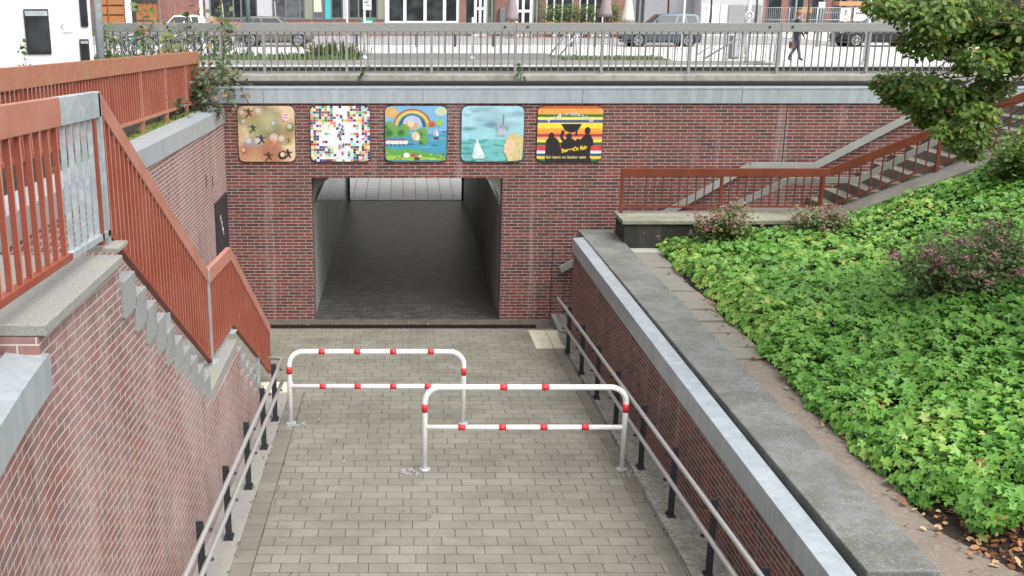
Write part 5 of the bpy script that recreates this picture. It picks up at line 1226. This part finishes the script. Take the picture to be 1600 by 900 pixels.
# ---- person
def person(at_, h, face):
    """one continuous skinned body walking to the right, clothes by material"""
    t = thing('person', 'woman in dark jacket and navy trousers walking right behind the railing', 'person', at_)
    k = h / 1.7
    V = [(0, 0, .93), (0.01, 0, 1.12), (.02, 0, 1.34), (.03, 0, 1.44), (.04, 0, 1.52), (.045, 0, 1.62), (.05, 0, 1.68),
         (.02, .09, .88), (.14, .09, .5), (.24, .09, .09), (.36, .09, .04),
         (.0, -.09, .88), (-.03, -.09, .48), (-.22, -.09, .12), (-.12, -.09, .04),
         (.02, .17, 1.37), (-.06, .22, 1.12), (.06, .23, .9), (.1, .23, .82),
         (.02, -.17, 1.37), (.02, -.23, 1.1), (.16, -.22, .92), (.21, -.22, .86)]
    E_ = [(0, 1), (1, 2), (2, 3), (3, 4), (4, 5), (5, 6), (0, 7), (7, 8), (8, 9), (9, 10), (0, 11), (11, 12), (12, 13), (13, 14), (2, 15), (15, 16), (16, 17), (17, 18), (2, 19), (19, 20), (20, 21), (21, 22)]
    R = [(.15, .13), (.13, .12), (.15, .11), (.06, .06), (.055, .055), (.088, .08), (.06, .06), (.095, .09), (.068, .068), (.045, .045), (.035, .045), (.095, .09), (.068, .068), (.045, .045), (.035, .045), (.07, .07), (.052, .052), (.036, .036), (.03, .02), (.07, .07), (.052, .052), (.036, .036), (.03, .02)]
    for base, hand in ((18, Vector((.1, .23, .82))), (22, Vector((.21, -.22, .86)))):
        for f in range(5):
            o_ = Vector(((f - 1.5) * .012, 0, 0)); l_ = (.05, .075, .08, .075, .06)[f]
            a = hand + Vector(((f - 2) * .016 + (.03 if f == 0 else 0), 0, -.03)); c = a + Vector((.012, 0, -l_))
            i = len(V); V += [tuple(a), tuple(c)]; E_ += [(base, i), (i, i + 1)]; R += [(.009, .009), (.007, .007)]
    me = bpy.data.meshes.new('body'); me.from_pydata([(x * k * face, y * k, z * k) for x, y, z in V], E_, []); o = bpy.data.objects.new('body', me); COL.objects.link(o)
    o.modifiers.new('skin', 'SKIN'); s_ = o.modifiers.new('sub', 'SUBSURF'); s_.levels = 2; s_.render_levels = 2
    for i, (a, b) in enumerate(R): me.skin_vertices[0].data[i].radius = (a * k, b * k); me.skin_vertices[0].data[i].use_root = i == 0
    bpy.context.view_layer.update(); m2 = bpy.data.meshes.new_from_object(o.evaluated_get(bpy.context.evaluated_depsgraph_get())); m2.name = 'body'; o.modifiers.clear(); o.data = m2
    m2.materials.clear()
    for m in ('jacket', 'trousers', 'skin', 'trim'): m2.materials.append(M[m])
    for p in m2.polygons:
        x, y, z = p.center / k; x *= face
        p.material_index = 3 if z < .075 else (2 if (z > 1.455 or (abs(y) > .17 and z < .875)) else (1 if z < .9 else 0)); p.use_smooth = True
    o.parent = t
    c = Vector(at_)
    hd = c + Vector((.045 * k * face, 0, 1.62 * k))
    e = MB(); e.smooth = True
    n1, n2 = 14, 9; g_ = [[e.vert(hd + Vector((-.02 * face + .105 * math.cos(2 * PI * i / n1) * math.sin(PI * j / n2) * face, .1 * math.sin(2 * PI * i / n1) * math.sin(PI * j / n2), .03 + .115 * math.cos(PI * j / n2)))) for i in range(n1)] for j in range(n2 + 1)]
    for A, B in zip(g_, g_[1:]):
        for i in range(n1):
            j = (i + 1) % n1; ctr = (Vector(e.v[A[i]]) + Vector(e.v[B[j]])) / 2 - hd
            if ctr.x * face > .03 and ctr.z < .06: continue
            e.face([A[i], A[j], B[j], B[i]])
    e.build('hair', 'hair', t)
    e = MB()
    e.lathe(hd + Vector((.098 * face, 0, -.03)), [(.012, 0), (.016, .01), (.006, .04)], 8); e.build('nose', 'skin', t)
    for s_ in (-1, 1):
        e = MB(); e.disc(hd + Vector((.085 * face, s_ * .035, .012)), .011, (face, s_ * .4, 0), 8, .006); e.build('eye', 'trim', t)
    e = MB(); e.disc(hd + Vector((.09 * face, 0, -.055)), .02, (face, 0, 0), 8, .004); e.build('mouth', 'bagred', t)
    return t
pp = gnd(1240, 96); person(tuple(pp), 1.72, 1)
hb = pp + Vector((-.3, -.3, .46)); t = thing('handbag', 'maroon handbag with pale pattern carried by the walking woman', 'handbag', hb); e = MB(); e.box(hb.x - .02, hb.x + .2, hb.y - .06, hb.y + .06, hb.z, hb.z + .24); e.build('pouch', 'bagred', t, bevel=.03); e = MB(); e.tube([hb + Vector((.0, 0, .26)), hb + Vector((.1, .04, .48)), hb + Vector((.21, 0, .26))], .01, 6); e.build('strap', 'trim', t)
# ================================================================== BUILDINGS
YB = 50.0
bxp = lambda px, Y=YB: atY(px, 20, Y).x
bzp = lambda py, Y=YB: atY(630, py, Y).z
ZG = 3.85
class House:
    def __init__(s, name, lab, x0, x1, Y=YB, D=9, top=11, g=None): s.t = thing(name, lab, 'building', ((x0 + x1) / 2, Y, ZG), g); s.Y = Y; s.D = D; s.top = top; s.x0 = x0; s.x1 = x1
    def wall(s, a, b, z0, z1, m, name='wall', dy=0., depth=.35):
        e = MB(); e.box(a + .002, b - .002, s.Y + dy, s.Y + dy + depth, z0, z1); e.build(name, m, s.t)
    def window(s, a, b, z0, z1, mull=(), frame='frame_grey', w=.09, glass='glass', trans=()):
        e = MB(); y0, y1 = s.Y + .1, s.Y + .2
        e.box(a, a + w, y0, y1, z0, z1); e.box(b - w, b, y0, y1, z0, z1); e.box(a + w, b - w, y0, y1, z1 - w, z1); e.box(a + w, b - w, y0, y1, z0, z0 + w)
        for f in mull: x = a + (b - a) * f; e.box(x - w / 2, x + w / 2, y0 + .003, y1, z0 + w, z1 - w)
        for f in trans: z = z0 + (z1 - z0) * f; e.box(a + w, b - w, y0 + .006, y1, z - w / 2, z + w / 2)
        p = e.build('window', frame, s.t)
        e = MB(); e.box(a + w * .5, b - w * .5, s.Y + .15, s.Y + .17, z0 + w * .5, z1 - w * .5); e.build('pane', glass, p)
    def shell(s, m, z1=None):
        e = MB(); e.box(s.x0, s.x1, s.Y + 1.2, s.Y + s.D, ZG, s.top); e.build('core', m, s.t)
    def upper(s, m, z0):
        e = MB(); e.box(s.x0, s.x1, s.Y + .001, s.Y + 1.2, z0, s.top); e.build('upper_wall', m, s.t)
        x = s.x0 + 1
        while x < s.x1 - 2:
            e = MB(); e.box(x, x + 1.6, s.Y - .02, s.Y, z0 + 1.2, z0 + 3); w = e.build('window', 'frame_grey', s.t); e = MB(); e.box(x + .08, x + 1.52, s.Y - .03, s.Y - .022, z0 + 1.28, z0 + 2.92); e.build('pane', 'glass', w); x += 2.8
ztop = bzp(-22); zpl = bzp(31)
# workshop with orange timber
h = House('brick_workshop', 'low red brick building with orange timber doors behind the motorhome and bicycles', bxp(60), bxp(320))
h.wall(bxp(60), bxp(196), ZG, ztop, 'brick_far'); h.wall(bxp(247), bxp(320), ZG, ztop, 'brick_far'); h.wall(bxp(196), bxp(206), ZG, ztop, 'frame_white', 'pilaster', -.04); h.wall(bxp(206), bxp(212), ZG, ztop, 'darkmetal', 'door_post', -.03)
for a, b in ((147, 168), (170, 194)):
    for k in range(3):
        e = MB(); z = bzp(38 - 15 * k); e.box(bxp(a), bxp(b), YB - .12, YB - .01, z + .03, bzp(38 - 15 * k - 13)); e.build('timber_board', 'wood', h.t)
e = MB()
for k in range(4): a = 212 + 9 * k; e.box(bxp(a), bxp(a + 8.4), YB + .1, YB + .2, ZG, bzp(4))
d_ = e.build('timber_door', 'wood', h.t); e = MB(); e.box(bxp(214), bxp(246), YB + .085, YB + .1, bzp(33), bzp(31)); e.build('door_bar', 'darkmetal', d_)
h.wall(bxp(212), bxp(247), bzp(4), ztop, 'darkmetal', 'lintel'); h.shell('brick_far'); h.upper('brick_far', ztop + .002)
# pale block with big windows
h = House('school_block', 'pale block with grey framed windows, a turquoise panel and a red brick plinth', bxp(321), bxp(600))
h.wall(bxp(321), bxp(600), ZG, zpl, 'brick_far', 'plinth')
e = MB(); e.box(bxp(321), bxp(600), YB - .05, YB + .3, zpl + .002, zpl + .05); e.build('sill', 'frame_grey', h.t)
z0 = zpl + .052
for a, b, m in ((321, 327, 'render_pale'), (402, 425, 'render_pale'), (476, 488, 'render_olive'), (508, 516.5, 'turquoise'), (536, 544, 'render_pale'), (590, 600, 'render_olive')): h.wall(bxp(a), bxp(b), z0, ztop, m, 'panel' if m == 'turquoise' else 'column')
for a, b, mu, g_ in ((327, 402, (.25, .5, .66), 'glass'), (425, 476, (.42, .85), 'glass_lit'), (488, 508, (.8,), 'glass_lit'), (516.5, 536, (), 'glass'), (544, 590, (.35, .75), 'glass')): h.window(bxp(a), bxp(b), z0, ztop, mu, 'frame_grey', .1, g_, (.82,))
for px in (347, 429): e = MB(); e.bar(atY(px, 2, YB + .05), atY(px + 2, 27, YB + .05), .05, .03); e.build('blind_cord', 'cream', h.t)
e = MB(); a, b = bxp(489), bxp(503); e.hexa([(a, YB + .12, bzp(19)), (b, YB + .12, bzp(19)), (b, YB + .14, bzp(19)), (a, YB + .14, bzp(19))], [(a, YB + .12, ztop), (b - .1, YB + .12, ztop), (b - .1, YB + .14, ztop), (a, YB + .14, ztop)]); e.build('blind', 'cream', h.t)
h.shell('render_grey'); h.upper('render_pale', ztop + .002)
# cafe
h = House('cafe_building', 'red brick cafe with white framed glass doors behind the terrace', bxp(600.5), bxp(984))
zp2 = bzp(38)
h.wall(bxp(600.5), bxp(718), ZG, zp2, 'brick_far', 'plinth')
h.window(bxp(601), bxp(718), zp2 + .002, ztop, (.04, .27, .54, .8), 'frame_white', .2, 'glass')
for a, b in ((718, 728), (775, 806), (846, 853), (896, 905), (955, 984)): h.wall(bxp(a), bxp(b), ZG, ztop, 'brick_far', 'pier')
h.window(bxp(728), bxp(741), ZG, ztop, (), 'darkmetal', .08); h.window(bxp(741), bxp(760), ZG, ztop, (.5,), 'frame_white', .17, 'glass', (.55,)); h.window(bxp(760), bxp(775), ZG, ztop, (.6,), 'render_olive', .1, 'glass_lit')
h.window(bxp(806), bxp(832), ZG, ztop, (.45,), 'frame_white', .17, 'glass', (.5,)); h.window(bxp(832), bxp(846), ZG, ztop, (.5,), 'render_olive', .1, 'glass_lit')
h.window(bxp(853), bxp(896), ZG, ztop, (.3, .6), 'frame_white', .09); h.window(bxp(905), bxp(955), ZG, ztop, (.25, .5, .75), 'frame_white', .08)
e = MB(); e.box(bxp(780), bxp(788), YB - .5, YB - .03, ZG, bzp(12)); e.build('meter_box', 'frame_grey', h.t, bevel=.04)
h.shell('brick_far'); h.upper('brick_far', ztop + .002)
# right: grey cladding hall, pale garages, dark scaffolded house
h = House('grey_hall', 'grey clad hall behind the dark blue hatchback', bxp(985, 62), bxp(1094, 62), 62, 10, 9)
e = MB(); e.box(h.x0, h.x1, 62, 72, ZG, 9); e.build('cladding', 'render_grey', h.t)
for a in (994, 1002, 1085): e = MB(); e.box(bxp(a, 62), bxp(a + 4, 62), 61.9, 61.98, ZG, 8.8); e.build('downpipe', 'darkmetal', h.t)
h = House('garage_block', 'pale garages under the street trees left of the round sign', bxp(1095, 60), bxp(1192, 60), 60, 9, 8)
e = MB(); e.box(h.x0, h.x1, 60.1, 69, ZG, 8); e.build('wall', 'render_pale', h.t)
for a, b in ((1096, 1103), (1104, 1124), (1126, 1136), (1139, 1163), (1166, 1190)): e = MB(); e.box(bxp(a, 60), bxp(b, 60), 60.0, 60.09, ZG, bzp(8, 60)); e.build('garage_door', 'frame_white' if a < 1130 else 'render_grey', h.t)
h = House('scaffolded_house', 'dark house behind site fencing and an orange scaffold board at the right', bxp(1193, 64), bxp(1700, 64), 64, 10, 9)
e = MB(); e.box(h.x0, h.x1, 64.3, 74, ZG, 9); e.build('wall', 'brick_far', h.t)
for a in range(1200, 1690, 34): e = MB(); e.box(bxp(a, 64), bxp(a + 22, 64), 64.2, 64.29, bzp(38, 64), bzp(-20, 64)); w_ = e.build('window', 'frame_grey', h.t); e = MB(); e.box(bxp(a + 1, 64), bxp(a + 21, 64), 64.18, 64.198, bzp(36, 64), bzp(-18, 64)); e.build('pane', 'glass', w_)
e = MB(); e.box(bxp(1310, 62), bxp(1420, 62), 62, 63, bzp(9, 62), bzp(2, 62)); e.build('scaffold_board', 'orange_beam', h.t)
e = MB()
for a in range(1290, 1450, 26): e.tube([(bxp(a, 62), 62.5, ZG), (bxp(a, 62), 62.5, 9)], .03, 6)
for z in (5.2, 7.2): e.tube([(bxp(1290, 62), 62.45, z), (bxp(1440, 62), 62.45, z)], .03, 6)
e.build('scaffold_tubes', 'galv', h.t)
h = House('left_house', 'pale house behind the motorhome', -45, bxp(58), 52, 9, 9)
e = MB(); e.box(-45, h.x1, 52, 60, ZG, 9); e.build('wall', 'render_pale', h.t)
# site fence, banners, yellow sign
YF = 56
def fpanel(a, b, lab):
    x0, x1 = bxp(a, YF), bxp(b, YF); t = thing('site_fence', lab, 'fence', (x0, YF, ZG), 'wire site fence panels'); e = MB(); z0, z1 = ZG + .1, bzp(12, YF)
    for x in (x0, x1): e.tube([(x, YF, ZG), (x, YF, z1)], .03, 6)
    for z in (z0, (z0 + z1) / 2, z1): e.tube([(x0, YF, z), (x1, YF, z)], .025, 6)
    e.build('frame', 'galv', t); e = MB()
    for k in range(1, 14): x = x0 + (x1 - x0) * k / 14; e.tube([(x, YF, z0), (x, YF, z1)], .01, 4)
    e.build('wire_mesh', 'galv', t)
for i, a in enumerate(range(1190, 1500, 44)): fpanel(a, a + 43, ['wire site fence panel nearest the round sign', 'wire site fence panel behind the walking woman', 'wire site fence panel left of the figure banner', 'wire site fence panel carrying the figure banner', 'wire site fence panel carrying the long banner', 'wire site fence panel at the end of the long banner', 'wire site fence panel hidden in the tree leaves', 'wire site fence panel farthest right behind the tree leaves'][i])
def banner(a, b, y0, y1, lab, paint):
    x0, x1, z0, z1 = bxp(a, YF), bxp(b, YF), bzp(y1, YF), bzp(y0, YF); t = thing('banner', lab, 'banner', (x0, YF, z0)); e = MB(); e.box(x0, x1, YF - .06, YF - .045, z0, z1); e.build('sheet', 'paintwhite', t)
    A = Art(x0, x1, z0, z1, YF - .0605); paint(A); A.mb.build('print', A.mats, t)
def pa(A):
    K = (30, 30, 34)
    A.ell(.5, .82, .09, .06, K, 10); A.line([(.5, .78), (.48, .55)], .09, K); A.line([(.26, .7), (.5, .74), (.72, .66)], .06, K); A.line([(.48, .56), (.34, .4)], .07, K); A.line([(.48, .56), (.62, .48), (.6, .4)], .07, K)
    for v in (.24, .15): A.line([(.18, v), (.82, v)], .05, (190, 60, 60))
def pb(A):
    for k in range(7): A.line([(.06 + .045 * k, .55 + .06 * (k % 2)), (.1 + .045 * k, .7 - .05 * (k % 2))], .05, (60, 80, 50))
    A.line([(.06, .52), (.38, .6)], .03, (80, 110, 60))
    for k in range(6): A.line([(.74 + .035 * k, .56), (.75 + .035 * k, .72)], .03, (60, 70, 60))
    A.ell(.62, .64, .05, .12, (150, 180, 60), 10)
banner(1313, 1329, 13, 33, 'white banner with a small black figure over red lines', pa); banner(1334, 1388, 13, 33, 'long white banner with dark green script beside the lamp post', pb)
b = atY(1255, 17, 57); t = thing('sign', 'orange yellow sign above the head of the walking woman', 'sign', (b.x, 57, ZG)); e = MB(); e.box(bxp(1252, 57), bxp(1269, 57), 57, 57.05, bzp(20, 57), bzp(13, 57)); s_ = e.build('board', 'orange_beam', t); e = MB(); e.tube([(b.x, 57.07, ZG), (b.x, 57.07, bzp(13, 57))], .03, 6); e.build('post', 'galv', t)
e = MB(); e.box(bxp(1274, 57), bxp(1284, 57), 56.5, 56.55, bzp(13, 57), bzp(3, 57)); t = thing('sign', 'small white sign board right of the orange yellow sign', 'sign', (bxp(1279, 57), 56.5, ZG)); e.build('board', 'paintwhite', t); e = MB(); e.tube([(bxp(1279, 57), 56.58, ZG), (bxp(1279, 57), 56.58, bzp(3, 57))], .03, 6); e.build('post', 'galv', t)
# ---- street trees behind (only the undersides of the crowns are in the frame)
for i, (px, lab) in enumerate(((1043, 'street tree with dark trunk above the hatchback roof'), (1110, 'street tree above the pale garages'), (1181, 'street tree with dark trunk just right of the round sign'), (1262, 'street tree above the walking woman'))):
    x = bxp(px, 54); t = thing('street_tree', lab, 'tree', (x, 54, ZG), 'row of small street trees'); e = MB(); e.tube([(x, 54, ZG), (x + .05, 54, 5.2), (x, 54, 6.6)], [.11, .08, .05], 8); e.build('trunk', 'bark', t)
    P, N, S, T = [], [], [], []; rr = random.Random(i)
    for k in range(16):
        c = Vector((x + rr.gauss(0, .75), 54 + rr.gauss(0, .6), 6.35 + abs(rr.gauss(.2, .7)))); p, d = clump_points(c, (.55, .5, .32), 75, .2)
        P += list(p); N += [(a[0] + rr.gauss(0, .5), a[1] - .3, .8) for a in d]; S += [rr.uniform(.12, .22) for _ in p]; T += [rr.uniform(.25, .95) for _ in p]
    leaves('crown', 'hedge_leaf', P, N, S, T, parent=t)
# ---- terrace plants, parasols, chairs
for i, (a, b, lab) in enumerate(((846, 868, 'leafy potted plant right of the white terrace door'), (868, 888, 'potted plant with yellowing leaves in front of the cafe windows'), (889, 905, 'potted plant left of the rightmost taupe parasol'), (905, 932, 'wide leafy potted plant behind the rightmost taupe parasol'), (953, 968, 'leafy potted plant between the taupe and the cream parasol'))):
    x0, x1 = bxp(a, 47.5), bxp(b, 47.5); xc = (x0 + x1) / 2; t = thing('potted_plant', lab, 'plant', (xc, 47.5, ZG), 'potted plants on the cafe terrace'); e = MB(); e.lathe((xc, 47.5, ZG), [(.22, 0), (.3, .6), (.33, .95), (.3, .95)], 14); e.build('pot', 'terracotta', t)
    P, N, S, T = [], [], [], []; rr = random.Random(60 + i)
    for k in range(340): P.append((rr.uniform(x0, x1), 47.5 + rr.gauss(0, .25), rr.uniform(4.8, 5.95) - .25 * abs(rr.gauss(0, 1)))); N.append((rr.gauss(0, .6), -.4, .8)); S.append(rr.uniform(.1, .2)); T.append(rr.uniform(.2, 1))
    leaves('foliage', 'hedge_leaf', P, N, S, T, parent=t)
for px, m, yb, lab in ((800, 'taupe', 31, 'closed taupe parasol in front of the brick pier'), (946, 'taupe', 25, 'closed taupe parasol among the potted plants'), (981, 'cream', 33, 'closed cream parasol at the end of the cafe terrace')):
    x = bxp(px, 46); z = bzp(yb, 46); t = thing('parasol', lab, 'parasol', (x, 46, ZG), 'closed parasols on the cafe terrace'); e = MB(); n = 16; e.smooth = True
    pr = [(.08, z + .02), (.4, z), (.36, z + .2), (.22, z + 1.0), (.12, z + 1.7), (.03, z + 1.95)]
    rg = [[e.vert((x + r * (1 + (.14 if k % 2 else -.1)) * math.cos(2 * PI * k / n), 46 + r * (1 + (.14 if k % 2 else -.1)) * math.sin(2 * PI * k / n), zz - (.1 if (k % 4 == 0 and i_ == 1) else 0))) for k in range(n)] for i_, (r, zz) in enumerate(pr)]
    for A, B in zip(rg, rg[1:]):
        for k in range(n): j = (k + 1) % n; e.face([A[k], A[j], B[j], B[k]])
    e.build('canopy', m, t); e = MB(); e.tube([(x, 46, ZG), (x, 46, z + 2.05)], .03, 8); e.build('pole', 'wood', t); e = MB(); e.box(x - .3, x + .3, 45.7, 46.3, ZG, ZG + .08); e.build('base', 'frame_grey', t)
def chair(c, a):
    t = thing('terrace_chair', 'orange wooden terrace chair seen between the railing bars', 'chair', c, 'wooden chairs on the cafe terrace')
    e = MB(); e.box(c[0] - .23, c[0] + .23, c[1] - .23, c[1] + .23, c[2] + .42, c[2] + .46); rot_z(e, c, a); e.build('seat', 'wood', t)
    e = MB()
    for k in range(4): e.box(c[0] - .22, c[0] + .22, c[1] + .2, c[1] + .23, c[2] + .52 + .1 * k, c[2] + .59 + .1 * k)
    rot_z(e, c, a); e.build('backrest', 'wood', t)
    for sx_ in (-.2, .2):
        for sy in (-.2, .215): e = MB(); e.box(c[0] + sx_ - .02, c[0] + sx_ + .02, c[1] + sy - .02, c[1] + sy + .02, c[2], c[2] + (.92 if sy > 0 else .42)); rot_z(e, c, a); e.build('leg', 'wood', t)
for px in (572, 592, 745, 760, 800, 814, 828, 842, 890, 903, 916, 940, 960): chair((bxp(px, 46.5), 46.5 + random.uniform(-.4, .4), ZG + .004), random.uniform(-2, 2))
b = gnd(322, 60); t = thing('tarpaulin_heap', 'brown heap under a tarpaulin beside the pale lamp post', 'heap', (b.x, 44, ZG)); e = MB(); x0, x1 = bxp(298, 44), bxp(346, 44); zt_ = bzp(24, 44)
e.hexa([(x0, 43, ZG), (x1, 43, ZG), (x1, 46, ZG), (x0, 46, ZG)], [(x0 + .5, 43.6, zt_ - .25), (x1 - .5, 43.7, zt_ - .05), (x1 - .7, 45, zt_), (x0 + .9, 45, zt_ - .15)]); e.build('cover', 'tarp', t, bevel=.1)
# ================================================================== LIGHT
SUN_EL, SUN_ROT = math.radians(56), math.radians(138)
wd = bpy.data.worlds.new('World'); scn.world = wd; wd.use_nodes = True
nt = wd.node_tree; bg = nt.nodes['Background']
sk = nt.nodes.new('ShaderNodeTexSky'); sk.sky_type = 'NISHITA'; sk.sun_disc = False; sk.sun_elevation = SUN_EL; sk.sun_rotation = SUN_ROT; sk.dust_density = 6; sk.air_density = 1.2
hs = nt.nodes.new('ShaderNodeHueSaturation'); hs.inputs['Saturation'].default_value = .22
nt.links.new(sk.outputs[0], hs.inputs['Color']); nt.links.new(hs.outputs[0], bg.inputs[0]); bg.inputs[1].default_value = .15
sd = bpy.data.lights.new('sun', 'SUN'); sd.energy = 1.3; sd.angle = math.radians(75); sd.color = (1, .97, .93)
so = bpy.data.objects.new('sun', sd); COL.objects.link(so)
dv = Vector((math.sin(SUN_ROT) * math.cos(SUN_EL), math.cos(SUN_ROT) * math.cos(SUN_EL), math.sin(SUN_EL)))
so.rotation_euler = (-dv).to_track_quat('-Z', 'Y').to_euler(); so.location = (0, -10, 30)
vs = scn.view_settings; vs.view_transform = 'Standard'; vs.look = 'None'; vs.gamma = 1; vs.use_curve_mapping = False; vs.exposure = 0.72
scn.render.engine = 'CYCLES'; cy = scn.cycles; cy.use_denoising = True; cy.transparent_max_bounces = 64; cy.max_bounces = 8; cy.diffuse_bounces = 4; cy.sample_clamp_indirect = 8; cy.use_adaptive_sampling = True; cy.adaptive_threshold = .015
